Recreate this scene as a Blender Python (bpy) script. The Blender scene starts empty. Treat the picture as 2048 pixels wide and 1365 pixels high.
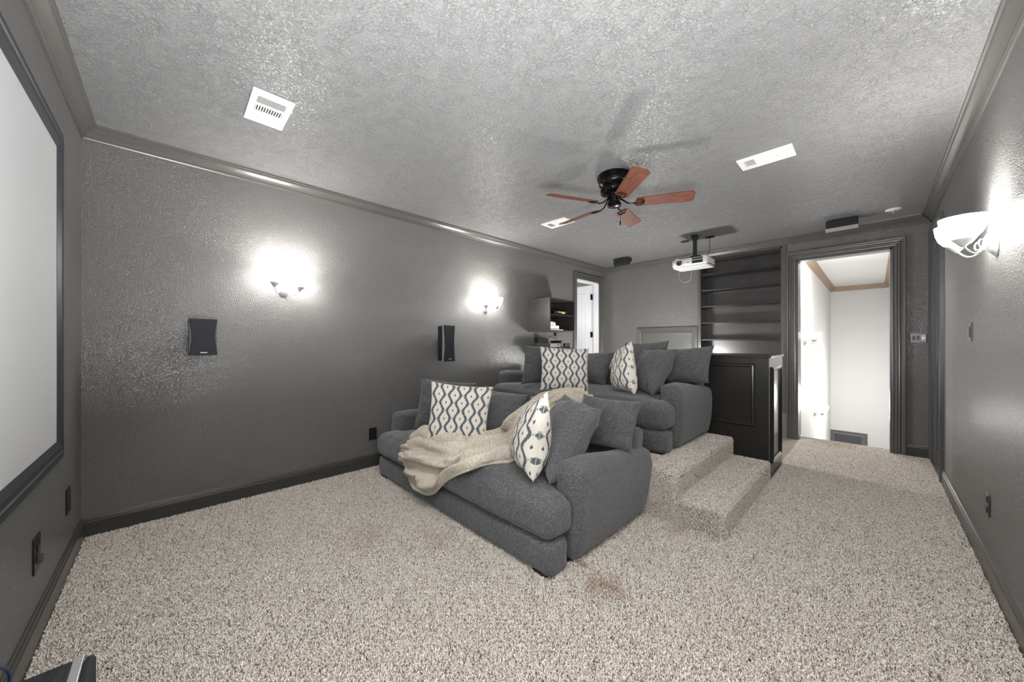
import bpy, bmesh, math, random
import numpy as np
from mathutils import Vector, Matrix, noise
random.seed(7); rng = np.random.default_rng(7)
S = bpy.context.scene
COL = S.collection
PI = math.pi

# ------------------------------------------------------------------ camera
cam_d = bpy.data.cameras.new('camera'); cam = bpy.data.objects.new('camera', cam_d); COL.objects.link(cam)
cam_d.sensor_width = 36.0; cam_d.lens = 705.7 / 2048 * 36.0; cam_d.shift_y = 4.5 / 2048; cam_d.clip_start = 0.02
cam.location = (0, 0, 1.26); cam.rotation_euler = (PI / 2, 0, math.atan2(726, 705.7))
S.camera = cam

# ------------------------------------------------------------------ world, exposure, lights
W = bpy.data.worlds.new('world'); S.world = W; W.use_nodes = True
W.node_tree.nodes['Background'].inputs[0].default_value = (0.75, 0.85, 1.0, 1)
W.node_tree.nodes['Background'].inputs[1].default_value = 0.3
S.view_settings.view_transform = 'Standard'; S.view_settings.look = 'None'
S.view_settings.gamma = 1.0; S.view_settings.use_curve_mapping = False
S.view_settings.exposure = 1.0
S.cycles.max_bounces = 5; S.cycles.diffuse_bounces = 3; S.cycles.glossy_bounces = 2; S.cycles.adaptive_threshold = 0.07
S.cycles.sample_clamp_indirect = 6
SHADE_E = 30.0          # strength of the glowing sconce shades
def area_light(name, loc, rot, sx, sy, power, col=(1, 1, 1)):
    d = bpy.data.lights.new(name, 'AREA'); d.shape = 'RECTANGLE'; d.size = sx; d.size_y = sy
    d.energy = power; d.color = col
    o = bpy.data.objects.new(name, d); COL.objects.link(o); o.location = loc; o.rotation_euler = rot
    return o
def point_light(name, loc, r, power, col=(1, 1, 1)):
    d = bpy.data.lights.new(name, 'POINT'); d.shadow_soft_size = r; d.energy = power; d.color = col
    o = bpy.data.objects.new(name, d); COL.objects.link(o); o.location = loc
    return o
area_light('stairwell_upper_fill', (-0.27, 6.75, 2.6), (0, 0, 0), .5, .5, 23, (1, .99, .975))  # added fill above the door head, whitens the stairwell; no known fixture
point_light('stairwell_lower_fill', (-0.2, 9.6, 0.1), .25, 27, (1, .99, .975))  # added fill floating over the stairs, brightens the lower walls; no lamp there
point_light('side_room_light', (-4.35, 4.72, 1.75), .10, 8, (1, .98, .96))  # unseen lamp below ceiling height, inferred from the light patch on the back wall
point_light('fill_behind_sofa', (-2.2, 4.7, .97), .11, 56, (1, .985, .96))  # added fill without a lamp body, hidden by the upper sofa's pillows
area_light('fill_area_up', (-.05, .05, .75), (PI, 0, 0), .9, .9, 108)  # added soft fill under the camera, brightens the ceiling
area_light('fill_area_down', (-.15, .25, 2.60), (0, 0, 0), .7, .7, 18, (1, .985, .965))  # added soft fill overhead and out of view, brightens the carpet
H = 2.665

# ------------------------------------------------------------------ material helpers
def mat(name, base=(.5, .5, .5), rough=.5, metal=0.0, spec=.5, coat=0.0):
    m = bpy.data.materials.new(name); m.use_nodes = True
    b = m.node_tree.nodes['Principled BSDF']
    b.inputs['Base Color'].default_value = (*base, 1); b.inputs['Roughness'].default_value = rough
    b.inputs['Metallic'].default_value = metal; b.inputs['Specular IOR Level'].default_value = spec
    b.inputs['Coat Weight'].default_value = coat
    return m
class N:
    """small helper for building a node graph"""
    def __init__(s, m): s.m = m; s.t = m.node_tree; s.b = s.t.nodes['Principled BSDF']
    def new(s, typ, **kw):
        n = s.t.nodes.new(typ)
        for k, v in kw.items(): setattr(n, k, v)
        return n
    def put(s, sock, v):
        if isinstance(v, bpy.types.NodeSocket): s.t.links.new(v, sock)
        else: sock.default_value = v
    def math(s, op, a, b=0.0, c=0.0, clamp=False):
        n = s.new('ShaderNodeMath', operation=op, use_clamp=clamp)
        s.put(n.inputs[0], a); s.put(n.inputs[1], b); s.put(n.inputs[2], c)
        return n.outputs[0]
    def coord(s, kind='Object', scale=(1, 1, 1)):
        c = s.new('ShaderNodeTexCoord'); mp = s.new('ShaderNodeMapping')
        s.t.links.new(c.outputs[kind], mp.inputs['Vector']); mp.inputs['Scale'].default_value = scale
        return mp.outputs[0]
    def noise(s, vec, scale, detail=3.0, rough=.5, dist=0.0, out=0):
        n = s.new('ShaderNodeTexNoise'); s.put(n.inputs['Vector'], vec)
        n.inputs['Scale'].default_value = scale; n.inputs['Detail'].default_value = detail
        n.inputs['Roughness'].default_value = rough; n.inputs['Distortion'].default_value = dist
        return n.outputs[out]
    def ramp(s, f, stops, interp='LINEAR'):
        n = s.new('ShaderNodeValToRGB'); n.color_ramp.interpolation = interp
        e = n.color_ramp.elements
        while len(e) < len(stops): e.new(.5)
        for i, (p, c) in enumerate(stops):
            e[i].position = p; e[i].color = (*c, 1) if len(c) == 3 else c
        s.put(n.inputs[0], f); return n.outputs[0]
    def mix(s, f, a, b):
        n = s.new('ShaderNodeMix', data_type='RGBA'); s.put(n.inputs['Factor'], f)
        for k, v in ((6, a), (7, b)):
            if isinstance(v, tuple) and len(v) == 3: v = (*v, 1)
            s.put(n.inputs[k], v)
        return n.outputs[2]
    def bump(s, h, strength, dist, prev=None):
        n = s.new('ShaderNodeBump'); n.inputs['Strength'].default_value = strength
        n.inputs['Distance'].default_value = dist; s.put(n.inputs['Height'], h)
        if prev is not None: s.put(n.inputs['Normal'], prev)
        s.t.links.new(n.outputs[0], s.b.inputs['Normal']); return n.outputs[0]
    def color(s, v): s.put(s.b.inputs['Base Color'], v)
def g(v): return (v, v, v)

M = {}
# orange-peel wall paint
m = M['wall'] = mat('grey_wall_paint', (.15, .145, .14), .33, spec=.85); n = N(m); c = n.coord()
h1 = n.noise(c, 135, 3, .5, .5); h2 = n.ramp(h1, [(.42, g(0)), (.6, g(1))])
n.bump(h2, .95, .0036)
n.color(n.mix(n.noise(c, .9, 2), (.147, .143, .139), (.171, .167, .162)))
# knock-down ceiling texture
m = M['ceiling'] = mat('grey_ceiling_paint', (.235, .236, .236), .36, spec=.55); n = N(m); c = n.coord()
h1 = n.noise(c, 74, 4, .6, 1.1); h2 = n.math('MULTIPLY', n.ramp(h1, [(.44, g(0)), (.60, g(1))]), n.ramp(n.noise(c, 13, 3, .6), [(.36, g(.5)), (.6, g(1))]))
h3 = n.noise(c, 170, 2, .5); hh = n.math('ADD', h2, n.math('MULTIPLY', h3, .25))
n.bump(hh, .95, .0042)
# dark gloss trim paint
m = M['trim'] = mat('dark_trim_paint', (.085, .082, .077), .30, spec=.5); n = N(m); c = n.coord()
n.bump(n.noise(c, 30, 2), .08, .003)
M['crown'] = mat('crown_paint', (.098, .094, .087), .27)
M['base'] = mat('baseboard_paint', (.052, .051, .046), .28)
m = M['cabinet'] = mat('near_black_paint', (.022, .021, .019), .24, spec=.55); n = N(m)
n.bump(n.noise(n.coord(), 60, 2), .06, .002)
# dark stained wood (bookshelf, wall cabinet)
m = M['stain'] = mat('dark_stained_wood', (.04, .035, .033), .27, spec=.8); n = N(m)
c = n.coord(scale=(1.2, 6, 6)); f = n.noise(c, 5, 5, .6, .6)
c2 = n.coord(scale=(1, 1, 1)); f2 = n.noise(c2, 6, 3, .5)
n.color(n.mix(f2, n.mix(f, (.030, .029, .029), (.062, .058, .056)), n.mix(f, (.038, .033, .031), (.10, .083, .074))))
n.bump(f, .12, .003)
M['shelf_edge'] = mat('shelf_edge_paint', (.016, .016, .017), .3)
# mahogany fan blades
m = M['mahogany'] = mat('mahogany_veneer', (.3, .08, .035), .55, spec=.3); n = N(m)
c = n.coord(scale=(1.4, 16, 16)); f = n.noise(c, 5, 6, .65, .8)
n.color(n.ramp(f, [(.3, (.045, .012, .007)), (.5, (.135, .034, .015)), (.7, (.22, .075, .035))]))
# metals and plastics
m = M['bronze'] = mat('oil_rubbed_bronze', (.012, .010, .009), .24, .75); n = N(m)
n.color(n.ramp(n.noise(n.coord(), 40, 4), [(.55, (.009, .008, .0075)), (.78, (.05, .034, .022))]))
M['nickel'] = mat('brushed_nickel', (.62, .62, .61), .38, .55)
M['white'] = mat('white_enamel', (.80, .80, .78), .4)
M['white_gloss'] = mat('white_plastic', (.74, .74, .73), .3)
M['white_under'] = mat('pale_grey_plastic', (.60, .60, .585), .45)
M['black'] = mat('black_plastic', (.012, .012, .013), .35)
M['dark_hole'] = mat('dark_void', (.006, .006, .006), .8)
m = M['grille'] = mat('black_speaker_cloth', (.016, .018, .024), .75); n = N(m)
n.bump(n.noise(n.coord(), 900, 1), .4, .001)
M['silver'] = mat('silver_trim', (.5, .5, .51), .35, .6)
M['grey_plastic'] = mat('grey_plastic', (.06, .06, .066), .45)
M['lens'] = mat('lens_glass', (.01, .01, .012), .05, spec=1.0, coat=1.0)
M['screen'] = mat('white_screen_fabric', (.53, .54, .55), .75); M['screen_frame'] = mat('black_velvet_frame', (.028, .03, .036), .5)
M['leg'] = mat('dark_wood_leg', (.012, .008, .006), .4)
M['brown_plate'] = mat('dark_brown_plate', (.016, .010, .008), .35)
M['chrome_plate'] = mat('smoky_chrome_plate', (.10, .095, .10), .3, .7)
M['hall'] = mat('white_wall_paint', (.83, .825, .81), .6)
M['tan'] = mat('tan_crown_paint', (.40, .29, .20), .5)
M['door_white'] = mat('white_door_paint', (.74, .75, .78), .4)
M['grey_trim'] = mat('mid_grey_trim', (.17, .17, .17), .45)
M['panel_art'] = None
M['paper'] = mat('tissue_paper', (.85, .85, .85), .8)
M['amber'] = mat('amber_print', (.65, .38, .06), .5)
M['cable'] = mat('grey_cable', (.35, .33, .29), .5); M['blue_cable'] = mat('blue_cable', (.02, .05, .18), .4)
M['red'] = mat('red_bulb', (.4, .05, .05), .2)
# mirror-like satin access panel
m = M['panel'] = mat('satin_grey_panel', (.10, .10, .095), .22, spec=.6); n = N(m)
n.bump(n.noise(n.coord(), 7, 2), .25, .01)
# black ash top
m = M['ash'] = mat('black_ash_veneer', (.02, .021, .024), .4); n = N(m)
f = n.noise(n.coord(scale=(3, 22, 3)), 6, 4, .6, 1.0)
n.color(n.ramp(f, [(.4, (.008, .009, .011)), (.65, (.035, .037, .042))])); n.bump(f, .3, .002)
# glowing glass shade
m = M['glow'] = mat('lit_frosted_glass', (.9, .9, .88), .4)
m.node_tree.nodes['Principled BSDF'].inputs['Emission Color'].default_value = (1.0, .975, .94, 1)
m.node_tree.nodes['Principled BSDF'].inputs['Emission Strength'].default_value = SHADE_E
m = M['glow_soft'] = m.copy(); m.node_tree.nodes['Principled BSDF'].inputs['Emission Strength'].default_value = 2.2
# heathered upholstery
m = M['fabric'] = mat('charcoal_heather_fabric', (.08, .085, .095), .9, spec=.25); n = N(m)
b = m.node_tree.nodes['Principled BSDF']; b.inputs['Sheen Weight'].default_value = .25; b.inputs['Sheen Roughness'].default_value = .5
ca = n.noise(n.coord(scale=(1, 1, 6)), 60, 3, .65); cb = n.noise(n.coord(scale=(6, 6, 1)), 60, 3, .65)
cc = n.noise(n.coord(scale=(1.2, 6, 6)), 60, 3, .65)
w = n.math('ADD', n.math('MULTIPLY', n.math('ADD', ca, cb), .35), n.math('MULTIPLY', cc, .3))
n.color(n.ramp(w, [(.38, (.032, .033, .036)), (.5, (.090, .092, .098)), (.62, (.215, .218, .226))]))
n.bump(w, .8, .003)
# knitted throw
m = M['knit'] = mat('cream_knit', (.66, .59, .47), .95, spec=.1); n = N(m)
uv = n.coord('UV', (190, 60, 1))
wv = n.new('ShaderNodeTexWave', wave_type='BANDS', bands_direction='X'); n.put(wv.inputs['Vector'], n.coord('UV', (1, 1, 1)))
wv.inputs['Scale'].default_value = 70; wv.inputs['Distortion'].default_value = 1.5; wv.inputs['Detail'].default_value = 1; wv.inputs['Detail Scale'].default_value = 20
vo = n.new('ShaderNodeTexVoronoi'); n.put(vo.inputs['Vector'], n.coord('UV', (120, 110, 1))); vo.inputs['Scale'].default_value = 1
hh = n.math('ADD', n.math('MULTIPLY', wv.outputs[1], .4), n.math('SUBTRACT', 1, vo.outputs[0]))
n.bump(hh, .9, .006)
n.color(n.mix(n.math('MULTIPLY', vo.outputs[0], 1.1, clamp=True), (.95, .89, .77), (.68, .60, .48)))
# ikat print: mirrored wavy stripes with eyes between them
m = M['ikat'] = mat('ikat_print_cotton', (.8, .76, .68), .85, spec=.2); n = N(m)
tc = n.new('ShaderNodeTexCoord'); sep = n.new('ShaderNodeSeparateXYZ'); m.node_tree.links.new(tc.outputs['UV'], sep.inputs[0])
jn = n.noise(n.coord('UV', (14, 120, 1)), 1, 2, .6); jn2 = n.noise(n.coord('UV', (70, 30, 1)), 1, 2, .6)
u = n.math('ADD', sep.outputs[0], n.math('MULTIPLY', n.math('SUBTRACT', jn2, .5), .012))
v = n.math('ADD', sep.outputs[1], n.math('MULTIPLY', n.math('SUBTRACT', jn, .5), .02))
jag = n.math('MULTIPLY', n.math('SUBTRACT', jn, .5), .05)
Wd, Pd, Am = .138, .29, .031
p = n.math('PINGPONG', u, Wd); ang = n.math('MULTIPLY', v, 2 * PI / Pd)
line = n.math('ADD', Wd / 2, n.math('MULTIPLY', n.math('SINE', ang), Am))
d = n.math('ABSOLUTE', n.math('ADD', n.math('SUBTRACT', p, line), jag))
stripe = n.math('LESS_THAN', d, .0225)
def eye(pc, phase, rx, ry):
    vv = n.math('SUBTRACT', n.math('PINGPONG', n.math('ADD', v, phase), Pd / 2), 0.0)
    e = n.math('ADD', n.math('DIVIDE', n.math('ABSOLUTE', n.math('SUBTRACT', p, pc)), rx), n.math('DIVIDE', n.math('ABSOLUTE', vv), ry))
    return n.math('LESS_THAN', n.math('ADD', e, n.math('MULTIPLY', jag, 6)), 1.0)
eyes = n.math('MAXIMUM', eye(0.0, -Pd * .25, .013, .030), eye(Wd, Pd * .25, .013, .030))
tiny = n.math('MAXIMUM', eye(0.0, Pd * .25, .007, .016), eye(Wd, -Pd * .25, .007, .016))
fade = n.noise(n.coord('UV', (60, 200, 1)), 1, 2)
col = n.mix(stripe, (.72, .685, .62), n.mix(fade, (.055, .066, .082), (.16, .175, .195)))
col = n.mix(eyes, col, (.11, .10, .09)); col = n.mix(tiny, col, (.20, .16, .12))
n.color(col); n.bump(n.noise(n.coord('UV', (1, 1, 1)), 300, 1), .15, .001)
# carpet
def carpet_mat(name, inst):
    m = mat(name, (.5, .45, .38), .95, spec=.1); n = N(m)
    if inst:
        oi = n.new('ShaderNodeObjectInfo')
        at = n.new('ShaderNodeAttribute', attribute_name='sid')
        tone = n.math('FRACT', n.math('ADD', n.math('MULTIPLY', oi.outputs['Random'], 7.0), at.outputs['Fac']))
        tone = n.math('ADD', n.math('MULTIPLY', tone, .75), n.math('MULTIPLY', oi.outputs['Random'], .25))
        col = n.ramp(tone, [(0, (.10, .070, .052)), (.15, (.20, .150, .115)), (.22, (.69, .63, .56)), (.55, (.87, .815, .75)), (1, (.955, .912, .855))])
    else:
        f = n.noise(n.coord(), 160, 2, .6)
        col = n.ramp(f, [(.35, (.10, .08, .06)), (.5, (.30, .26, .21)), (.65, (.45, .40, .34))]); n.bump(f, .8, .01)
    geo = n.new('ShaderNodeNewGeometry')
    for (cx, cy, r, s_) in ((-.967, 1.60, .13, .55), (-1.16, 1.67, .05, .7), (-.93, 2.44, .10, .35), (-1.97, 1.22, .16, .18), (-2.3, .9, .2, .15), (-.35, 5.95, .3, .3)):
        vm = n.new('ShaderNodeVectorMath', operation='DISTANCE'); m.node_tree.links.new(geo.outputs['Position'], vm.inputs[0]); vm.inputs[1].default_value = (cx, cy, 0)
        dd = n.math('ADD', vm.outputs['Value'], n.math('MULTIPLY', n.math('SUBTRACT', n.noise(geo.outputs['Position'], 14, 3), .5), r * 1.6))
        f = n.math('MULTIPLY', n.math('SUBTRACT', 1, n.math('DIVIDE', dd, r), clamp=True), s_ * 1.3, clamp=True)
        col = n.mix(f, col, (.36, .20, .12))
    n.color(col); return m
M['carpet'] = carpet_mat('speckled_carpet_backing', False); M['pile'] = carpet_mat('speckled_carpet_pile', True)

# ------------------------------------------------------------------ object helpers
def tag(o, label=None, cat=None, group=None, kind=None):
    if label: o['label'] = label
    if cat: o['category'] = cat
    if group: o['group'] = group
    if kind: o['kind'] = kind
    return o
def wloc(o):
    v = Vector((0, 0, 0))
    while o is not None: v += Vector(o.location); o = o.parent
    return v
def empty(name, loc, label, cat, group=None, rot=(0, 0, 0)):
    o = bpy.data.objects.new(name, None); COL.objects.link(o); o.empty_display_size = .05
    o.location = loc; o.rotation_euler = rot
    return tag(o, label, cat, group)
def link_mesh(name, verts, faces, m, parent=None, smooth=False, uvs=None, bevel=0, world=True, loc=None):
    me = bpy.data.meshes.new(name)
    if parent is not None and world:
        off = wloc(parent); verts = [(x - off.x, y - off.y, z - off.z) for x, y, z in verts]
    elif parent is None:
        if loc is None:
            A = np.array(verts, dtype=float); loc = ((A[:, 0].min() + A[:, 0].max()) / 2, (A[:, 1].min() + A[:, 1].max()) / 2, A[:, 2].min())
        verts = [(x - loc[0], y - loc[1], z - loc[2]) for x, y, z in verts]
    me.from_pydata(verts, [], faces)
    if uvs is not None:
        l = me.uv_layers.new(name='UVMap')
        for lp in me.loops: l.data[lp.index].uv = uvs[lp.vertex_index]
    me.materials.append(m)
    if smooth: me.polygons.foreach_set('use_smooth', [True] * len(me.polygons))
    me.validate(); me.update()
    bm = bmesh.new(); bm.from_mesh(me); bmesh.ops.recalc_face_normals(bm, faces=bm.faces); bm.to_mesh(me); bm.free()
    o = bpy.data.objects.new(name, me); COL.objects.link(o)
    if parent is not None: o.parent = parent
    elif loc is not None: o.location = loc
    if bevel:
        b = o.modifiers.new('bevel', 'BEVEL'); b.width = bevel; b.segments = 2; b.limit_method = 'ANGLE'
    return o
class MB:
    def __init__(s): s.v = []; s.f = []
    def add(s, vs, fs):
        k = len(s.v); s.v += [tuple(v) for v in vs]; s.f += [tuple(i + k for i in f) for f in fs]; return s
    def box(s, x0, x1, y0, y1, z0, z1, T=None):
        vs = [(x, y, z) for x in (x0, x1) for y in (y0, y1) for z in (z0, z1)]
        if T is not None: vs = [tuple(T @ Vector(v)) for v in vs]
        return s.add(vs, [(0, 1, 3, 2), (4, 6, 7, 5), (0, 4, 5, 1), (2, 3, 7, 6), (0, 2, 6, 4), (1, 5, 7, 3)])
    def lathe(s, prof, c=(0, 0, 0), n=24, axis='z', T=None, cap=True, sy=1.0):
        vs = []; fs = []
        for (r, z) in prof:
            for i in range(n):
                a = 2 * PI * i / n
                if axis == 'z': p = (c[0] + r * math.cos(a), c[1] + r * math.sin(a) * sy, c[2] + z)
                elif axis == 'x': p = (c[0] + z, c[1] + r * math.cos(a), c[2] + r * math.sin(a) * sy)
                else: p = (c[0] + r * math.cos(a), c[1] + z, c[2] + r * math.sin(a) * sy)
                vs.append(p if T is None else tuple(T @ Vector(p)))
        for k in range(len(prof) - 1):
            for i in range(n):
                j = (i + 1) % n; fs.append((k * n + i, k * n + j, (k + 1) * n + j, (k + 1) * n + i))
        if cap:
            fs.append(tuple(range(n))); fs.append(tuple((len(prof) - 1) * n + i for i in range(n)))
        return s.add(vs, fs)
    def tube(s, pts, r, n=8, closed=False):
        pts = [Vector(p) for p in pts]; vs = []; fs = []; L = len(pts); prev = None
        for i, p in enumerate(pts):
            a = pts[(i - 1) % L] if closed or i else p; b = pts[(i + 1) % L] if closed or i < L - 1 else p
            t = (b - a).normalized()
            if prev is None:
                up = Vector((0, 0, 1)) if abs(t.z) < .9 else Vector((1, 0, 0)); nx = t.cross(up).normalized()
            else: nx = (prev - t * prev.dot(t)).normalized()
            prev = nx; ny = t.cross(nx); rr = r[i] if isinstance(r, (list, tuple)) else r
            for k in range(n):
                q = 2 * PI * k / n; vs.append(p + nx * math.cos(q) * rr + ny * math.sin(q) * rr)
        m_ = L if closed else L - 1
        for i in range(m_):
            for k in range(n):
                a, b = i * n, ((i + 1) % L) * n; j = (k + 1) % n
                fs.append((a + k, a + j, b + j, b + k))
        if not closed: fs += [tuple(range(n)), tuple((L - 1) * n + k for k in range(n))]
        return s.add(vs, fs)
    def prism(s, poly, fn, a, b):
        """poly: 2-D outline; fn(u,v,w) -> 3-D; extruded w from a to b"""
        k = len(poly); vs = [fn(u, v, a) for u, v in poly] + [fn(u, v, b) for u, v in poly]
        fs = [(i, (i + 1) % k, k + (i + 1) % k, k + i) for i in range(k)] + [tuple(range(k)), tuple(range(k, 2 * k))]
        return s.add(vs, fs)
    def build(s, name, m, parent=None, smooth=False, bevel=0, world=True, loc=None):
        return link_mesh(name, s.v, s.f, m, parent, smooth, None, bevel, world, loc)
def auto_smooth(o, ang=35):
    me = o.data; bm = bmesh.new(); bm.from_mesh(me)
    for e in bm.edges:
        if len(e.link_faces) == 2: e.smooth = e.calc_face_angle(0) < math.radians(ang)
    bm.to_mesh(me); bm.free(); me.polygons.foreach_set('use_smooth', [True] * len(me.polygons)); return o
def struct(o, label=None): o['kind'] = 'structure'; return o
def framing(mb, a0, a1, z0, z1, prof, fn, closed):
    """mitred moulding around an opening; prof: (outward w, protrusion p) ; fn(a, z, p) -> 3-D"""
    rows = []
    for (w_, p_) in prof:
        r = [(a0 - w_, z0 - (w_ if closed else 0), p_), (a0 - w_, z1 + w_, p_), (a1 + w_, z1 + w_, p_), (a1 + w_, z0 - (w_ if closed else 0), p_)]
        rows.append([fn(*q) for q in r])
    vs = [q for r in rows for q in r]; fs = []; L = len(rows)
    for k in range(L):
        k2 = (k + 1) % L
        for i in range(4 if closed else 3):
            j = (i + 1) % 4; fs.append((k * 4 + i, k * 4 + j, k2 * 4 + j, k2 * 4 + i))
    if not closed: fs += [tuple(k * 4 for k in range(L)), tuple(k * 4 + 3 for k in range(L))]
    mb.add(vs, fs); return mb
CASING = [(0, 0), (0, .012), (.008, .016), (.016, .012), (.03, .014), (.036, .019), (.042, .014), (.05, .015), (.058, .021), (.066, .015), (.074, .017), (.084, .026), (.10, .028), (.105, .024), (.105, 0)]

# ------------------------------------------------------------------ room shell
XL, XR, YF, YB = -3.56, .43, -.405, 5.90; T = .12
# floor: one slab with its carpet, then platform and step
floor = struct(MB().box(XL - T, XR + T, YF - T, YB + .14, -.12, 0).build('floor', M['carpet']))
plat = MB().prism([(XL, 2.52), (-.97, 2.52), (-.97, 3.94), (-1.87, 3.94), (-1.87, YB), (XL, YB)], lambda u, v, w: (u, v, w), 0.001, .335).build('floor_platform', M['carpet'], bevel=.02)
struct(plat)
step = struct(MB().box(-.97, -.675, 2.52, 3.94, .001, .168).build('floor_step', M['carpet'], bevel=.015))
ceiling = struct(MB().box(XL - T, XR + T, YF - T, YB + .14, H, H + .12).build('ceiling', M['ceiling']))
wr = MB()   # right wall with its door hole
DR0, DR1, DZ = 5.06, 5.80, 2.35
wr.box(XR, XR + T, YF - T, DR0, 0, H).box(XR, XR + T, DR1, YB + .14, 0, H).box(XR, XR + T, DR0, DR1, DZ, H)
struct(wr.build('wall_right', M['wall']))
wl = MB(); DL0, DL1, DLZ = 5.0, 5.70, 2.37
wl.box(XL - T, XL, YF - T, DL0, 0, H).box(XL - T, XL, DL1, YB + .14, 0, H).box(XL - T, XL, DL0, DL1, DLZ, H).box(XL - T, XL, DL0, DL1, 0, .335)
struct(wl.build('wall_left', M['wall']))
struct(MB().box(XL, XR, YF - T, YF, 0, H).build('wall_front', M['wall']))
wb = MB(); B0, B1 = -.717, .137; S0, S1, SZ0, SZ1 = -1.895, -.865, .34, 2.56
YT = YB + .14
wb.box(XL, S0, YB, YT, 0, H).box(S1, B0, YB, YT, 0, H).box(B1, XR, YB, YT, 0, H).box(B0, B1, YB, YT, DZ, H).box(S0, S1, YB, YT, SZ1, H).box(S0, S1, YB, YT, 0, SZ0)
struct(wb.build('wall_back', M['wall']))

# crown moulding: one per wall, mitred
CP = [(0, .092), (.010, .092), (.013, .084), (.019, .078), (.019, .070), (.026, .060), (.040, .046), (.056, .036), (.064, .026), (.064, .018), (.074, .014), (.076, .0), (0, 0)]
def crown(name, p0, p1, inn, m, zt=H, prof=CP, mit=(1, 1), k=1.0):
    p0 = Vector(p0); p1 = Vector(p1); inn = Vector(inn); t = (p1 - p0).normalized(); vs = []; L = len(prof)
    for (e, sg, q) in ((p0, 1, mit[0]), (p1, -1, mit[1])):
        for (o_, dz) in prof:
            w_ = e + inn * o_ * k + t * sg * o_ * k * q; vs.append((w_.x, w_.y, zt - .0005 - dz * k))
    fs = [(i, (i + 1) % L, L + (i + 1) % L, L + i) for i in range(L)] + [tuple(range(L)), tuple(range(L, 2 * L))]
    return auto_smooth(link_mesh(name, vs, fs, m), 28)
struct(crown('trim_1', (XL, YF), (XL, YB), (1, 0), M['crown'], k=.93))
struct(crown('trim_2', (XL, YF), (XR, YF), (0, 1), M['crown'], k=.93))
struct(crown('trim_3', (XR, YF), (XR, YB), (-1, 0), M['crown'], k=.93))
struct(crown('trim_4', (XL, YB), (-.80, YB), (0, -1), M['crown'], mit=(1, 0), k=.93))
struct(crown('trim_5', (-.80, YB), (XR, YB), (0, -1), M['trim'], mit=(0, 1), k=1.12))
# baseboards
BP = [(0, 0), (.016, 0), (.016, .10), (.012, .106), (.014, .112), (.012, .120), (.006, .128), (.004, .135), (0, .135)]
def baseboard(name, p0, p1, inn, z0=0.0, m=None):
    p0 = Vector(p0); p1 = Vector(p1); inn = Vector(inn); vs = []; L = len(BP)
    for e in (p0, p1):
        for (o_, z) in BP:
            w_ = e + inn * o_; vs.append((w_.x, w_.y, z + z0))
    fs = [(i, (i + 1) % L, L + (i + 1) % L, L + i) for i in range(L)] + [tuple(range(L)), tuple(range(L, 2 * L))]
    return struct(link_mesh(name, vs, fs, m or M['base']))
baseboard('baseboard_left', (XL, YF), (XL, 2.52), (1, 0))
baseboard('baseboard_front', (XL, YF), (XR, YF), (0, 1))
baseboard('baseboard_right', (XR, YF), (XR, 4.955), (-1, 0), m=M['trim'])
baseboard('baseboard_back', (.245, YB), (XR, YB), (0, -1))
baseboard('baseboard_platform', (XL, 2.52), (XL, 4.89), (1, 0), .335)

# ------------------------------------------------------------------ doors
# door 1: opening to the stairs in the back wall
d1 = framing(MB(), B0, B1, 0, DZ, CASING, lambda a, z, p: (a, YB - p, z), False)
d1.box(B0 - .001, B0 + .018, YB - .012, YT + .01, 0, DZ).box(B1 - .018, B1 + .001, YB - .012, YT + .01, 0, DZ).box(B0, B1, YB - .012, YT + .01, DZ - .018, DZ + .001)
struct(d1.build('door_1', M['trim']))
# door 2: closed door in the right wall
d2 = struct(framing(MB(), DR0, DR1, 0, DZ, CASING, lambda a, z, p: (XR - p, a, z), False).build('door_2', M['trim']))
dp = MB().box(XR + .02, XR + .06, DR0 + .004, DR1 - .004, .01, DZ - .004)
M['door_grey'] = mat('grey_door_paint', (.11, .115, .13), .25)
dpo = dp.build('door_panel', M['door_grey'], d2)
for z0, z1 in ((.18, .95), (1.08, 2.2)):
    framing(MB(), DR0 + .12, DR1 - .12, z0, z1, [(0, 0), (0, .01), (.012, .014), (.024, .006), (.024, 0)], lambda a, z, p: (XR + .02 - p, a, z), True).build('panel_moulding', M['door_grey'], dpo)
# door 3: open white door in the left wall
d3 = framing(MB(), DL0, DL1, .335, DLZ, CASING, lambda a, z, p: (XL + p, a, z), False)
d3 = struct(d3.build('door_3', M['trim']))
j = MB().box(XL - T - .01, XL, DL1 - .02, DL1 + .001, .335, DLZ).box(XL - T - .01, XL, DL0 - .001, DL0 + .02, .335, DLZ).box(XL - T - .01, XL, DL0, DL1, DLZ - .02, DLZ + .001).box(XL - T + .03, XL - T + .045, DL1 - .035, DL1 - .02, .335, DLZ - .02)
tag(j.build('jamb', M['door_white'], d3), 'white inner jamb of the open doorway')
LX0, LX1, LY0, LY1 = XL - T - .72, XL - T - .01, DL1 - .065, DL1 - .025
leaf = MB().box(LX0, LX1, LY0, LY1, .35, DLZ - .03)
leaf = tag(leaf.build('door_leaf', M['door_white'], d3, bevel=.002), 'white panelled door leaf standing open')
framing(MB(), LX0 + .12, LX1 - .12, .55, 2.17, [(0, 0), (0, .004), (.01, .010), (.02, .004), (.02, 0)], lambda a, z, p: (a, LY0 - p, z), True).build('panel_moulding', M['door_white'], leaf)
k = 7; x0 = LX0 + .14; wv_ = (LX1 - LX0 - .28) / k
for i in range(k):
    MB().box(x0 + i * wv_ + .003, x0 + (i + 1) * wv_ - .003, LY0 - .005, LY0 + .002, .57, 2.15).build('bead_board', M['door_white'], leaf, bevel=.002)
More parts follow.
